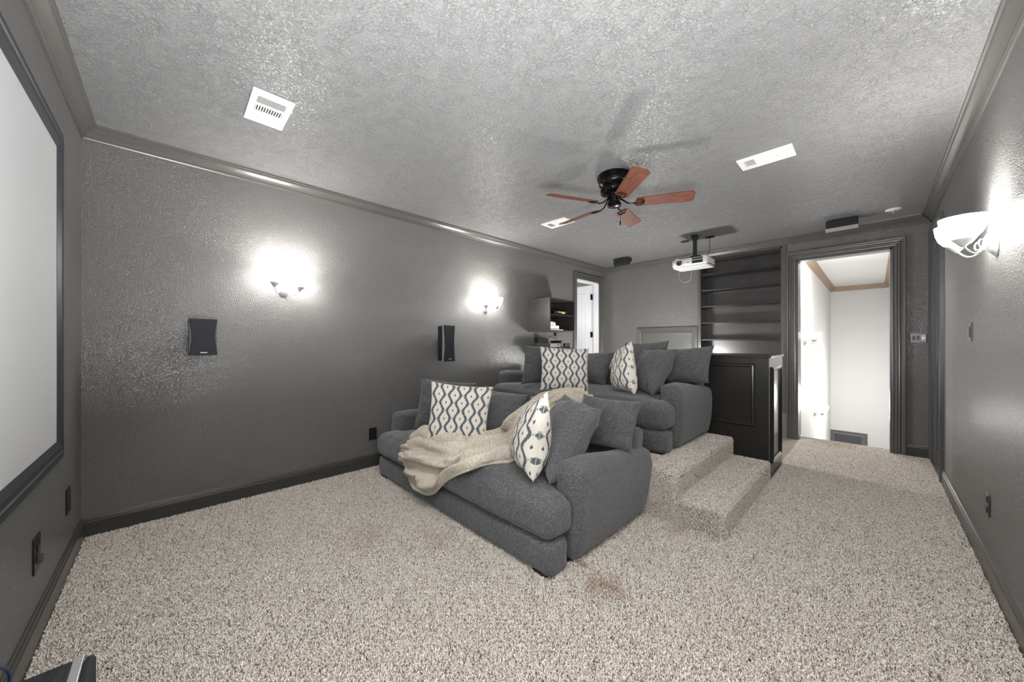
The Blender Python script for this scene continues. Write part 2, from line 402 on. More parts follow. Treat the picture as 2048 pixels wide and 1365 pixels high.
for z in (.7, 1.42, 2.12):
    h_ = MB().box(LX1 - .002, LX1 + .012, LY0 - .004, LY1 + .01, z - .05, z + .05)
    h_.tube([(LX1 + .005, LY0 - .008, z - .055), (LX1 + .005, LY0 - .008, z + .055)], .007, 8).build('hinge', M['bronze'], leaf)

# side room behind door 3
sr = MB(); x0, x1, y0, y1 = -5.6, XL - T, 4.1, 7.0
sr.box(x0 - .1, x0, y0, y1, .2, 2.7).box(x0, x1, y0 - .1, y0, .2, 2.7).box(x0, x1, y1, y1 + .1, .2, 2.7)
struct(sr.build('wall_side_room', M['hall']))
struct(MB().box(x0, x1, y0, y1, .2, .33).build('floor_side_room', M['carpet']))
struct(MB().box(x0, x1, y0, y1, 2.62, 2.7).build('ceiling_side_room', M['hall']))
struct(MB().box(x1 - .02, x1 - .002, DL1 + .0, DL1 + .09, .335, DLZ + .09).build('trim_6', M['door_white']))

# stairwell beyond door 1
HX0, HX1, HY1 = -.765, .225, 11.75
hw = MB().box(HX0 - .1, HX0, YT, HY1, -3.2, 2.75)
struct(hw.build('wall_stairwell_left', M['hall']))
struct(MB().box(HX1, HX1 + .1, YT, HY1, -3.2, 2.75).build('wall_stairwell_right', M['hall']))
struct(MB().box(HX0 - .1, HX1 + .1, HY1, HY1 + .1, -3.2, 2.75).build('wall_stairwell_end', M['hall']))
struct(MB().box(HX0 - .1, HX1 + .1, YT, HY1 + .1, 2.64, 2.75).build('ceiling_stairwell', M['hall']))
struct(MB().box(HX0, HX1, YT - .001, YT + .06, -.2, -.0005).build('floor_stair_nosing', M['carpet']))
st = MB()
for i in range(16):
    st.box(HX0, HX1, YT + .06 + i * .27, YT + .06 + (i + 1) * .27 + .01, -3.1, -.185 * (i + 1))
st.box(HX0, HX1, YT + .06 + 16 * .27, HY1, -3.1, -3.0)
struct(st.build('floor_stairs', M['carpet']))
TP = [(0, .11), (.008, .11), (.014, .09), (.05, .045), (.07, .02), (.075, 0), (0, 0)]
struct(crown('trim_7', (HX0, YT), (HX0, HY1), (1, 0), M['tan'], 2.64, TP, (0, 1)))
struct(crown('trim_8', (HX0, HY1), (HX1, HY1), (0, -1), M['tan'], 2.64, TP, (1, 1)))
struct(crown('trim_9', (HX1, YT), (HX1, HY1), (-1, 0), M['tan'], 2.64, TP, (0, 1)))
d4 = struct(framing(MB(), -.70, -.22, -3.0, -.97, [(0, 0), (0, .015), (.03, .02), (.05, .015), (.09, .025), (.10, .0)], lambda a, z, p: (a, HY1 - p, z), False).build('door_4', M['grey_trim']))
MB().box(-.70, -.22, HY1 - .004, HY1, -3.0, -.97).build('door_panel', M['door_grey'], d4)

# ------------------------------------------------------------------ carpet pile
def tuft(idx):
    vs = []; fs = []; sid = []
    for k in range(7):
        a = random.uniform(0, 2 * PI); r = random.uniform(0, .0038); bx, by = r * math.cos(a), r * math.sin(a)
        b = random.uniform(0, 2 * PI); dx, dy = math.cos(b), math.sin(b); ln = random.uniform(.001, .006); hh_ = random.uniform(.008, .013); w_ = random.uniform(.0009, .0014)
        nx, ny = -dy * w_, dx * w_; i0 = len(vs)
        for t_, wf in ((0, 1), (.45, 1.1), (.8, 1.0), (1, .35)):
            ox = bx + dx * ln * t_ * t_; oy = by + dy * ln * t_ * t_; z = hh_ * (1 - (1 - t_) ** 1.6)
            vs += [(ox - nx * wf, oy - ny * wf, z), (ox + nx * wf, oy + ny * wf, z)]
        sid += [random.random()] * 8
        for q in range(3): fs.append((i0 + 2 * q, i0 + 2 * q + 1, i0 + 2 * q + 3, i0 + 2 * q + 2))
    me = bpy.data.meshes.new('tuft_%d' % idx); me.from_pydata(vs, [], fs); me.materials.append(M['pile'])
    a_ = me.attributes.new('sid', 'FLOAT', 'POINT'); a_.data.foreach_set('value', sid)
    me.polygons.foreach_set('use_smooth', [True] * len(me.polygons)); return me
tuft_col = bpy.data.collections.new('tufts')
for i in range(5):
    o = bpy.data.objects.new('tuft', tuft(i)); tuft_col.objects.link(o)
ng = bpy.data.node_groups.new('pile', 'GeometryNodeTree')
ng.interface.new_socket('Geometry', in_out='INPUT', socket_type='NodeSocketGeometry'); ng.interface.new_socket('Geometry', in_out='OUTPUT', socket_type='NodeSocketGeometry')
gi = ng.nodes.new('NodeGroupInput'); go = ng.nodes.new('NodeGroupOutput')
iop = ng.nodes.new('GeometryNodeInstanceOnPoints'); ci = ng.nodes.new('GeometryNodeCollectionInfo'); ci.inputs['Collection'].default_value = tuft_col
ci.inputs['Separate Children'].default_value = True; ci.inputs['Reset Children'].default_value = True
iop.inputs['Pick Instance'].default_value = True
na = ng.nodes.new('GeometryNodeInputNamedAttribute'); na.data_type = 'FLOAT_VECTOR'; na.inputs['Name'].default_value = 'rot'
ns = ng.nodes.new('GeometryNodeInputNamedAttribute'); ns.data_type = 'FLOAT'; ns.inputs['Name'].default_value = 'size'
e2r = ng.nodes.new('FunctionNodeEulerToRotation')
L_ = ng.links.new
L_(gi.outputs[0], iop.inputs['Points']); L_(ci.outputs[0], iop.inputs['Instance']); L_(na.outputs['Attribute'], e2r.inputs[0]); L_(e2r.outputs[0], iop.inputs['Rotation'])
L_(ns.outputs['Attribute'], iop.inputs['Scale']); L_(iop.outputs[0], go.inputs[0])
def pile(parent, patches, holes=()):
    """patches: (origin, edge_u, edge_v, normal euler, density)"""
    P_, R_, Sz = [], [], []
    for (o_, eu, ev, eul, dens) in patches:
        o_, eu, ev = map(np.array, (o_, eu, ev)); area = np.linalg.norm(eu) * np.linalg.norm(ev); k = int(area * dens)
        nu = max(1, int(np.linalg.norm(eu) * math.sqrt(dens))); nv = max(1, int(k / nu))
        gu, gv = np.meshgrid((np.arange(nu) + .5) / nu, (np.arange(nv) + .5) / nv); gu = gu.ravel() + rng.uniform(-.5, .5, gu.size) / nu; gv = gv.ravel() + rng.uniform(-.5, .5, gv.size) / nv
        pts = o_ + gu[:, None] * eu + gv[:, None] * ev
        keep = np.ones(len(pts), bool)
        for (hx0, hx1, hy0, hy1) in holes:
            keep &= ~((pts[:, 0] > hx0) & (pts[:, 0] < hx1) & (pts[:, 1] > hy0) & (pts[:, 1] < hy1))
        pts = pts[keep]; k = len(pts)
        rot = np.zeros((k, 3)); spin = rng.uniform(0, 2 * PI, k)
        if eul == 'z': rot[:, 2] = spin; rot[:, 0] = rng.uniform(-.25, .25, k)
        elif eul == '-y': rot[:, 0] = PI / 2 + rng.uniform(-.3, .1, k); rot[:, 1] = 0
        elif eul == 'x': rot[:, 1] = PI / 2; rot[:, 0] = 0
        elif eul == 'ey': rot[:, 0] = PI / 4 + rng.uniform(-.4, .4, k)
        elif eul == 'c': rot[:, 0] = PI / 2; rot[:, 2] = PI / 4 + rng.uniform(-.4, .4, k)
        elif eul == 'ex': rot[:, 1] = PI / 4 + rng.uniform(-.4, .4, k)
        elif eul == '+y': rot[:, 0] = -PI / 2
        P_.append(pts); R_.append(rot); Sz.append(rng.uniform(.85, 1.35, k))
    P_ = np.concatenate(P_); R_ = np.concatenate(R_); Sz = np.concatenate(Sz)
    off = wloc(parent); P_ = P_ - np.array(off)
    me = bpy.data.meshes.new('carpet_pile'); me.vertices.add(len(P_)); me.vertices.foreach_set('co', P_.ravel())
    a = me.attributes.new('rot', 'FLOAT_VECTOR', 'POINT'); a.data.foreach_set('vector', R_.ravel())
    a = me.attributes.new('size', 'FLOAT', 'POINT'); a.data.foreach_set('value', Sz)
    o = bpy.data.objects.new('carpet_pile', me); COL.objects.link(o); o.parent = parent
    md = o.modifiers.new('pile', 'NODES'); md.node_group = ng; o['kind'] = 'stuff'; return o
DN = 23000
pile(floor, [((XL + .02, YF + .02, 0), (XR - XL - .04, 0, 0), (0, 2.50 - YF, 0), 'z', DN),
             ((-.68, 2.52, 0), (XR + .66, 0, 0), (0, 3.42, 0), 'z', DN * .9), ((-.70, 5.94, 0), (.82, 0, 0), (0, .14, 0), 'z', DN)],
     holes=((-3.15, -1.22, 1.46, 2.40), (-1.4, -.66, 3.92, 4.60)))
EY, EX = (0, .008, .008), (-.008, 0, .008)
pile(plat, [((-.990, 2.516, .17), (.024, .024, 0), (0, 0, .165), 'c', DN * 2), ((-3.2, 2.521, .328), (2.23, 0, 0), EY, 'ey', DN * 1.6), ((-.971, 2.521, .328), (0, 1.41, 0), EX, 'ex', DN * 1.6), ((-3.55, 2.522, .335), (2.575, 0, 0), (0, 1.41, 0), 'z', DN * .9), ((-1.6, 2.52, .01), (.64, 0, 0), (0, 0, .32), '-y', DN), ((-.97, 2.522, .17), (0, 1.40, 0), (0, 0, .16), 'x', DN)],
     holes=((-3.2, -1.25, 2.95, 3.75),))
pile(step, [((-.694, 2.516, 0), (.024, .024, 0), (0, 0, .168), 'c', DN * 2), ((-.97, 2.521, .160), (.29, 0, 0), EY, 'ey', DN * 1.6), ((-.676, 2.521, .160), (0, 1.41, 0), EX, 'ex', DN * 1.6), ((-.965, 2.522, .168), (.288, 0, 0), (0, 1.41, 0), 'z', DN), ((-.985, 2.52, .005), (.305, 0, 0), (0, 0, .16), '-y', DN), ((-.675, 2.522, .005), (0, 1.40, 0), (0, 0, .16), 'x', DN)])

# ------------------------------------------------------------------ sofas
def soft_box(x0, x1, y0, y1, z0, z1, r, puff=(0, 0, 0), res=.03, wr=0.0, fn=None, wscale=6.0, seed=0.0):
    """rounded, puffed, wrinkled upholstery block; returns verts, faces"""
    nx, ny, nz = (max(4, int(round((b - a) / res))) for a, b in ((x0, x1), (y0, y1), (z0, z1)))
    idx = {}; vs = []; fs = []
    C = Vector(((x0 + x1) / 2, (y0 + y1) / 2, (z0 + z1) / 2)); E = Vector(((x1 - x0) / 2, (y1 - y0) / 2, (z1 - z0) / 2))
    def vert(i, j_, k):
        key = (i, j_, k)
        if key in idx: return idx[key]
        u = [2 * i / nx - 1, 2 * j_ / ny - 1, 2 * k / nz - 1]
        p = Vector((u[0] * E.x, u[1] * E.y, u[2] * E.z))
        q = Vector(tuple(max(-(e - r), min(e - r, a)) for a, e in zip(p, E)))
        dd = p - q
        if dd.length > 1e-6: p = q + dd.normalized() * r
        nrm = dd.normalized() if dd.length > 1e-6 else Vector((0, 0, 0))
        for a in range(3):
            o1, o2 = [b for b in range(3) if b != a]
            p[a] += math.copysign(1, u[a]) * (abs(u[a]) ** 3) * puff[a] * (1 - abs(u[o1]) ** 3) * (1 - abs(u[o2]) ** 3) if abs(u[a]) > .01 else 0
        p = p + C
        if fn: p = Vector(fn(p, u))
        if wr:
            q = Vector((p.x * wscale * 1.6 + seed, p.y * wscale * .9, p.z * wscale))
            p = p + nrm * wr * (noise.noise(q) + .5 * noise.noise(q * 2.3)) if nrm.length else p
        idx[key] = len(vs); vs.append(tuple(p)); return idx[key]
    for a, b, c_, fl in ((nx, ny, 0, 0), (nx, ny, nz, 0)):
        for i in range(nx):
            for j_ in range(ny): fs.append((vert(i, j_, c_), vert(i + 1, j_, c_), vert(i + 1, j_ + 1, c_), vert(i, j_ + 1, c_)))
    for c_ in (0, ny):
        for i in range(nx):
            for k in range(nz): fs.append((vert(i, c_, k), vert(i + 1, c_, k), vert(i + 1, c_, k + 1), vert(i, c_, k + 1)))
    for c_ in (0, nx):
        for j_ in range(ny):
            for k in range(nz): fs.append((vert(c_, j_, k), vert(c_, j_ + 1, k), vert(c_, j_ + 1, k + 1), vert(c_, j_, k + 1)))
    return vs, fs
def smoothstep(a, b, x):
    t = max(0, min(1, (x - a) / (b - a))); return t * t * (3 - 2 * t)
SX0, SX1 = -3.30, -1.175        # seat front ends (both sofas)
def sofa(yf, zf, label, seed, lean):
    t = empty('sofa', ((SX0 + SX1) / 2, yf + .55, zf), label, 'sofa', 'deep charcoal sofas')
    xc = (SX0 + SX1) / 2
    def A(name, args, **kw):
        vs, fs = soft_box(*args, **kw); return link_mesh(name, [(x, y + yf, z + zf) for x, y, z in vs], fs, M['fabric'], t, True)
    def tee(lo, hi, ysw):
        def f(p, u):
            k = smoothstep(ysw + .035, ysw - .015, p.y); s_ = lo + (hi - lo) * k
            return (xc + (p.x - xc) * s_, p.y, p.z)
        return f
    full = (SX1 - SX0) / 2; nar = (full - .125) / full
    def seat_fn(p, u):
        x, y, z = tee(nar, 1.0, .17)(p, u)
        tp = max(0, u[2])
        z += tp * (-.018 * smoothstep(.5, 1.0, abs(x - xc) / full) + .010 * math.sin((x - xc) * 3.1 + seed))
        if u[1] < -.6:   # creases that fall over the front edge
            for cx_ in (-.35, -.22, -.12, .02, .16):
                z -= .012 * tp * math.exp(-((x - xc - cx_ - (y) * .25) / .02) ** 2)
                y += .008 * math.exp(-((x - xc - cx_) / .02) ** 2) * (1 - abs(u[2]))
        for cx_ in (.05, .2, .33):
            z -= .008 * tp * math.exp(-((x - xc - cx_ - y * .9) / .022) ** 2)
        return (x, y, z)
    A('base', (SX0 + .02, SX1, .0, .98, .022, .195), r=.03, puff=(0, .006, 0), res=.035, wr=.003, fn=tee(nar, 1.0, .17), seed=seed)
    A('seat_cushion', (SX0, SX1 + .005, -.015, .90, .198, .435), r=.075, puff=(.015, .02, .03), res=.022, wr=.006, fn=seat_fn, seed=seed + 3)
    def arm_fn(sg):
        def f(p, u):
            x, y, z = p
            k = smoothstep(.45, 1.16, y)
            y2 = y + lean * smoothstep(0, .42, z) * smoothstep(.7, 1.1, y)          # back leans rearward
            z2 = z - .075 * smoothstep(.30, 1.0, y) * smoothstep(.25, .56, z)       # top slopes down at the rear
            x2 = x + sg * (.035 * math.sin(min(1, max(0, z / .56)) * PI * .8) * (1 if u[0] * sg > 0 else .4)) - sg * .03 * (1 - smoothstep(0, .25, z)) * 0
            return (x2, y2, z2)
        return f
    A('armrest', (-1.325, -1.165, .195, 1.04, .025, .565), r=.05, puff=(.012, .005, .012), res=.026, wr=.003, fn=arm_fn(1), seed=seed + 5)
    A('armrest', (-3.41, -3.25, .195, 1.04, .025, .565), r=.05, puff=(.012, .005, .012), res=.026, wr=.003, fn=arm_fn(-1), seed=seed + 7)
    def back_fn(p, u): return (p.x, p.y + (lean + .03) * smoothstep(.1, .6, p.z), p.z)
    A('backrest', (-3.25, -1.20, .84, 1.00, .03, .63), r=.045, puff=(0, .01, .008), res=.035, wr=.003, fn=back_fn, seed=seed + 9)
    for lx, ly in ((SX0 + .06, .015), (SX1 - .14, .015), (SX0 + .20, .88), (SX1 - .26, .88)):
        MB().box(lx, lx + .10, ly + yf, ly + yf + .08, zf + .002, zf + .034).build('leg', M['leg'], t, bevel=.003)
    return t
sofa(1.42, 0.0, 'charcoal fabric sofa on the lower floor with a cream throw over its seat', 0.0, .11)
sofa(2.87, .335, 'charcoal fabric sofa up on the carpeted platform behind the lower one', 11.0, .015)

# ------------------------------------------------------------------ pillows
def pillow(name, q, th, m, label, group, seed=0.0, n_=30, wr=.010, ear=.075, sag=.0):
    """q: four corners TL,TR,BR,BL in world space"""
    TL, TR, BR, BL = map(Vector, q); ctr = (TL + TR + BR + BL) / 4
    nrm = ((TR - TL + BR - BL).cross(TL - BL + TR - BR)).normalized()
    vs = []; uv = []; fs = []; idx = {}
    def P(u, v):
        k1 = 1 - ear * (1 - v * v); k2 = 1 - ear * (1 - u * u); u2, v2 = u * k1, v * k2
        a, b = (u2 + 1) / 2, (v2 + 1) / 2
        return BL * (1 - a) * (1 - b) + BR * a * (1 - b) + TR * a * b + TL * (1 - a) * b
    for side in (1, -1):
        for i in range(n_ + 1):
            for j_ in range(n_ + 1):
                u, v = 2 * i / n_ - 1, 2 * j_ / n_ - 1
                u = math.copysign(1 - (1 - abs(u)) ** 1.25, u); v = math.copysign(1 - (1 - abs(v)) ** 1.25, v)
                edge = i in (0, n_) or j_ in (0, n_)
                if edge and side == -1: idx[(side, i, j_)] = idx[(1, i, j_)]; continue
                prof = (max(0, (1 - u * u) * (1 - v * v))) ** .5
                t_ = th / 2 * prof * (1 + sag * -v)
                rim = (1 - prof) * 1.0
                w_ = noise.noise(Vector((u * 2.2 + seed, v * 2.2, side * 3.0))) * .8 + noise.noise(Vector((u * 6 + seed, v * 3.5, side * 7.0))) * .5
                # pucker creases running in from the seams
                pk = math.sin((u * 9 + noise.noise(Vector((u * 2, v * 2, seed))) * 5)) * abs(v) ** 3 + math.sin((v * 9 + noise.noise(Vector((u * 2 + 5, v * 2, seed))) * 5)) * abs(u) ** 3
                p = P(u, v) + nrm * side * (t_ + (wr * w_ * min(1, prof * 2) + wr * .9 * pk * min(1, prof * 4)) * (0 if edge else 1))
                if edge: p += nrm * .008 * noise.noise(Vector((u * 3 + seed, v * 3, 1)))
                idx[(side, i, j_)] = len(vs); vs.append(tuple(p)); uv.append(((u + 1) / 2 + seed * .137, (v + 1) / 2 + seed * .071))
        for i in range(n_):
            for j_ in range(n_):
                f = [idx[(side, i, j_)], idx[(side, i + 1, j_)], idx[(side, i + 1, j_ + 1)], idx[(side, i, j_ + 1)]]
                if side < 0: f.reverse()
                fs.append(tuple(f))
    zb = min(v[2] for v in vs)
    o = link_mesh(name, vs, fs, m, None, True, uv, loc=(ctr.x, ctr.y, zb)); tag(o, label, 'pillow', group)
    ring = [idx[(1, i, 0)] for i in range(n_)] + [idx[(1, n_, j_)] for j_ in range(n_)] + [idx[(1, i, n_)] for i in range(n_, 0, -1)] + [idx[(1, 0, j_)] for j_ in range(n_, 0, -1)]
    s_ = MB().tube([vs[i] for i in ring], .0035 if m is F_ else .0018, 6, True).build('seam', m, o, True)
    return o
F_, K_ = M['fabric'], M['ikat']
GP, IP = 'charcoal scatter pillows', 'ikat print pillows'
F_, K_ = M['fabric'], M['ikat']
# lower sofa
pillow('grey_pillow', [(-3.153, 1.80, .915), (-2.87, 2.28, .85), (-2.80, 2.16, .415), (-3.09, 1.68, .43)], .17, F_, 'charcoal pillow against the left arm of the lower sofa, behind the patterned one', GP, 1.3)
pillow('grey_pillow', [(-2.78, 2.30, .80), (-2.16, 2.30, .80), (-2.17, 2.10, .43), (-2.77, 2.10, .43)], .20, F_, 'charcoal back pillow of the lower sofa, between the patterned pillow and the cream throw', GP, 2.1)
pillow('grey_pillow', [(-2.15, 2.33, .79), (-1.62, 2.34, .79), (-1.62, 2.12, .43), (-2.15, 2.12, .43)], .20, F_, 'charcoal back pillow of the lower sofa lying beneath the cream throw', GP, 3.7)
pillow('grey_pillow', [(-1.66, 2.43, .84), (-1.13, 2.36, .85), (-1.155, 2.25, .52), (-1.64, 2.26, .49)], .17, F_, 'charcoal pillow at the right back corner of the lower sofa, resting over its arm', GP, 4.4)
pillow('grey_pillow', [(-1.64, 2.15, .87), (-1.245, 2.03, .825), (-1.30, 1.56, .45), (-1.60, 1.82, .43)], .31, F_, 'plump charcoal pillow leaning on the right arm of the lower sofa', GP, 5.2, wr=.018)
pillow('patterned_pillow', [(-2.625, 1.60, .935), (-2.25, 1.965, .89), (-2.175, 1.82, .455), (-2.53, 1.485, .47)], .14, K_, 'cream and slate ikat pillow on the left of the lower sofa, square to the camera', IP, 0.0, sag=.25)
pillow('patterned_pillow', [(-1.66, 1.78, .82), (-1.281, 1.523, .99), (-1.351, 1.479, .475), (-1.64, 1.66, .47)], .23, K_, 'cream and slate ikat pillow on the lower sofa, turned edge on beside the throw', IP, 2.0, sag=.2)
# upper sofa
pillow('grey_pillow', [(-2.845, 2.97, 1.235), (-2.64, 3.48, 1.21), (-2.57, 3.33, .785), (-2.80, 2.87, .80)], .16, F_, 'charcoal pillow at the left end of the upper sofa', GP, 6.6)
pillow('grey_pillow', [(-2.78, 3.76, 1.14), (-2.13, 3.76, 1.15), (-2.13, 3.55, .78), (-2.76, 3.55, .78)], .20, F_, 'charcoal back pillow of the upper sofa, between its two patterned pillows', GP, 7.3)
pillow('grey_pillow', [(-2.02, 3.80, 1.26), (-1.50, 3.74, 1.285), (-1.50, 3.60, .78), (-2.02, 3.64, .78)], .18, F_, 'charcoal back pillow with pointed corners behind the plump one on the upper sofa', GP, 8.8)
pillow('grey_pillow', [(-1.72, 3.62, 1.18), (-1.325, 3.50, 1.20), (-1.385, 3.10, .79), (-1.68, 3.38, .78)], .27, F_, 'plump charcoal pillow leaning on the right arm of the upper sofa', GP, 9.1, wr=.016)
pillow('grey_pillow', [(-1.60, 3.82, 1.19), (-1.075, 3.74, 1.235), (-1.10, 3.66, .885), (-1.58, 3.64, .84)], .17, F_, 'charcoal pillow at the right back corner of the upper sofa beside the half wall', GP, 10.4)
pillow('patterned_pillow', [(-2.455, 2.80, 1.225), (-2.10, 3.165, 1.205), (-2.03, 3.07, .765), (-2.375, 2.71, .785)], .14, K_, 'cream and slate ikat pillow on the left of the upper sofa, square to the camera', IP, 4.0, sag=.2)
pillow('patterned_pillow', [(-1.87, 3.34, 1.19), (-1.585, 3.09, 1.275), (-1.50, 3.00, .80), (-1.83, 3.18, .79)], .20, K_, 'cream and slate ikat pillow in the middle of the upper sofa, turned edge on', IP, 6.0, sag=.2)

# ------------------------------------------------------------------ knitted throw
F0, C0, S0_ = 705.7, math.cos(math.atan2(726, 705.7)), math.sin(math.atan2(726, 705.7))
ROWS = [
 [(-2.671, 1.460, 0.441), (-2.685, 1.400, 0.417), (-2.740, 1.375, 0.361), (-2.673, 1.372, 0.250), (-2.566, 1.368, 0.171)],
 [(-2.687, 1.534, 0.500), (-2.522, 1.440, 0.475), (-2.453, 1.375, 0.401), (-2.427, 1.352, 0.260), (-2.364, 1.350, 0.136)],
 [(-2.605, 1.630, 0.498), (-2.340, 1.473, 0.505), (-2.214, 1.385, 0.446), (-2.187, 1.352, 0.331), (-2.197, 1.350, 0.180)],
 [(-2.438, 1.718, 0.492), (-2.174, 1.532, 0.512), (-2.021, 1.408, 0.492), (-2.058, 1.400, 0.388), (-2.056, 1.370, 0.313)],
 [(-2.276, 1.817, 0.492), (-2.076, 1.652, 0.508), (-1.958, 1.545, 0.490), (-1.827, 1.417, 0.485), (-1.785, 1.345, 0.465)],
 [(-2.164, 1.932, 0.492), (-1.981, 1.768, 0.512), (-1.893, 1.689, 0.495), (-1.781, 1.580, 0.495), (-1.748, 1.534, 0.470)],
 [(-2.209, 2.075, 0.500), (-2.000, 1.906, 0.520), (-1.875, 1.812, 0.510), (-1.736, 1.697, 0.510), (-1.684, 1.665, 0.475)],
 [(-2.114, 2.020, 0.601), (-2.023, 2.000, 0.579), (-1.925, 1.980, 0.560), (-1.831, 1.960, 0.542), (-1.706, 1.900, 0.534)],
 [(-2.080, 2.080, 0.681), (-1.991, 2.060, 0.663), (-1.904, 2.050, 0.646), (-1.830, 2.050, 0.627), (-1.759, 2.050, 0.601)],
 [(-2.055, 2.200, 0.761), (-1.951, 2.160, 0.746), (-1.857, 2.140, 0.728), (-1.785, 2.140, 0.706), (-1.715, 2.140, 0.670)],
 [(-2.002, 2.360, 0.789), (-1.946, 2.360, 0.782), (-1.856, 2.330, 0.770), (-1.770, 2.300, 0.751), (-1.695, 2.280, 0.708)],
 [(-1.902, 2.500, 0.807), (-1.859, 2.500, 0.807), (-1.802, 2.480, 0.802), (-1.747, 2.460, 0.785), (-1.679, 2.420, 0.748)],
 [(-1.798, 2.600, 0.820), (-1.772, 2.600, 0.814), (-1.741, 2.600, 0.800), (-1.688, 2.580, 0.778), (-1.620, 2.550, 0.739)],
]
def catmull(a, b, c_, d_, t):
    return .5 * ((2 * b) + (c_ - a) * t + (2 * a - 5 * b + 4 * c_ - d_) * t * t + (3 * b - a - 3 * c_ + d_) * t ** 3)
def grid_surface(R, ku, kv):
    A = np.array(R, float)
    def up(A, k):
        n0 = A.shape[0]; out = []
        for i in range(n0 - 1):
            a, b, c_, d_ = A[max(0, i - 1)], A[i], A[i + 1], A[min(n0 - 1, i + 2)]
            for q in range(k): out.append(catmull(a, b, c_, d_, q / k))
        out.append(A[-1]); return np.array(out)
    A = up(A, ku); A = up(A.transpose(1, 0, 2), kv).transpose(1, 0, 2); return A
G_ = grid_surface(ROWS, 26, 30); nu, nv = G_.shape[:2]
du = np.gradient(G_, axis=0); dv = np.gradient(G_, axis=1); NR = np.cross(dv, du); NR /= np.linalg.norm(NR, axis=2)[..., None] + 1e-9
if NR[110, 60, 2] < 0: NR = -NR
vs = []; uv = []; fs = []
slen = np.concatenate([[0], np.cumsum(np.linalg.norm(np.diff(G_[:, nv // 2], axis=0), axis=1))])
for i in range(nu):
    for j_ in range(nv):
        s_ = slen[i]; t_ = j_ / (nv - 1)
        fold = math.sin(t_ * 24 + 3.0 * noise.noise(Vector((s_ * 2.2, t_ * 1.5, 0)))+ s_ * 1.2)
        amp = .034 * (1 - .55 * smoothstep(.15, 0, s_)) * (.35 if (t_ > .75 and s_ < .35) else 1)
        fold = abs(fold) ** .8 * math.copysign(1, fold)
        d_ = amp * (fold + .35) + .008 * math.sin(t_ * 61 + 4 * noise.noise(Vector((s_ * 3, t_ * 2, 9)))) + .020 * noise.noise(Vector((s_ * 5, t_ * 5, 3)))
        e_ = min(t_, 1 - t_); d_ += .006 * (1 - smoothstep(0, .05, e_))
        p = G_[i, j_] + NR[i, j_] * max(d_, -.008)
        vs.append(tuple(p)); uv.append((s_, t_ * .35))
for i in range(nu - 1):
    for j_ in range(nv - 1): fs.append((i * nv + j_, (i + 1) * nv + j_, (i + 1) * nv + j_ + 1, i * nv + j_ + 1))
th = link_mesh('throw_blanket', vs, fs, M['knit'], None, True, uv, loc=(-2.1, 1.8, .45))
tag(th, 'cream chunky knit throw draped over the seat and back of the lower sofa', 'blanket')
sd = th.modifiers.new('thick', 'SOLIDIFY'); sd.thickness = .011; sd.offset = 0

# ------------------------------------------------------------------ sconces
def sconce(wall_x, y, z, face, label, roll=0.0, group='lit twin shade wall sconces'):
    """face: +1 if the wall looks towards +X, -1 otherwise"""
    t = empty('wall_sconce', (wall_x, y, z), label, 'wall lamp', group)
    Rm = Matrix.Rotation(roll, 4, 'X') @ Matrix.Scale(face, 4, (1, 0, 0))
    def L(mb, name, m, par=t, sm=True, ob=None):
        mb.v = [tuple(Rm @ Vector(v)) for v in mb.v]
        o = mb.build(name, m, par, sm, world=False); return o
    L(MB().lathe([(.047, .001), (.047, .006), (.042, .010), (.040, .016), (.034, .022), (.026, .034), (.012, .043), (.001, .045)], (0, 0, 0), 28, 'x', sy=1.62), 'back_plate', M['nickel'])
    for sg in (-1, 1):
        sy = sg * .090; sx = .118
        pts = []
        for k in range(13):      # S-arm: out of the plate, down and round, up to the cup
            a = k / 12; ang = PI * (1.15 - a * 1.15)
            pts.append((.03 + (sx - .03) * a, sy * (.22 + .78 * a), -.012 - .05 * math.sin(a * PI * .93) + .010 * a))
        arm = MB().tube(pts, .0042, 8)
        scr = []
        for k in range(22):      # scroll
            a = k / 21 * 1.6 * PI; r_ = .026 * (1 - .62 * k / 21)
            scr.append((.048 + .5 * (r_ * math.sin(a) + .01), sy * .42 + sg * r_ * math.sin(a) * .8, -.024 + r_ * math.cos(a) + .012))
        arm.tube(scr, .0032, 8)
        L(arm, 'arm', M['nickel'])
        L(MB().lathe([(.006, -.028), (.010, -.022), (.022, -.008), (.038, .010), (.040, .014), (.03, .014)], (sx, sy, .004), 24), 'cup', M['nickel'])
        sh = [(.030, .016), (.050, .026), (.066, .048), (.077, .080), (.083, .125), (.079, .125), (.073, .082), (.062, .052), (.046, .031), (.026, .022)]
        L(MB().lathe(sh, (sx, sy, .0), 32), 'shade', M['glow'] if group.startswith('lit') else M['glow_soft'])
    return t
sconce(XL, .713, 1.735, 1, 'lit twin sconce on the long left wall above the first black speaker', -.10)
sconce(XL, 2.976, 1.725, 1, 'lit twin sconce on the left wall above and right of the slim speaker')
sconce(XR, 2.995, 1.775, -1, 'large lit twin sconce near the right edge of the photo on the right wall')
sconce(XR, .70, 1.775, -1, 'added lit twin sconce on the right wall, out of view beside the camera')  # assumed by symmetry and added to brighten the near ceiling and carpet
sconce(HX0, 7.05, 1.30, 1, 'lit twin sconce on the white stairwell wall near the landing', group='stairwell sconces')
sconce(HX0, 8.3, .02, 1, 'lower lit sconce on the white stairwell wall above the steps', group='stairwell sconces')

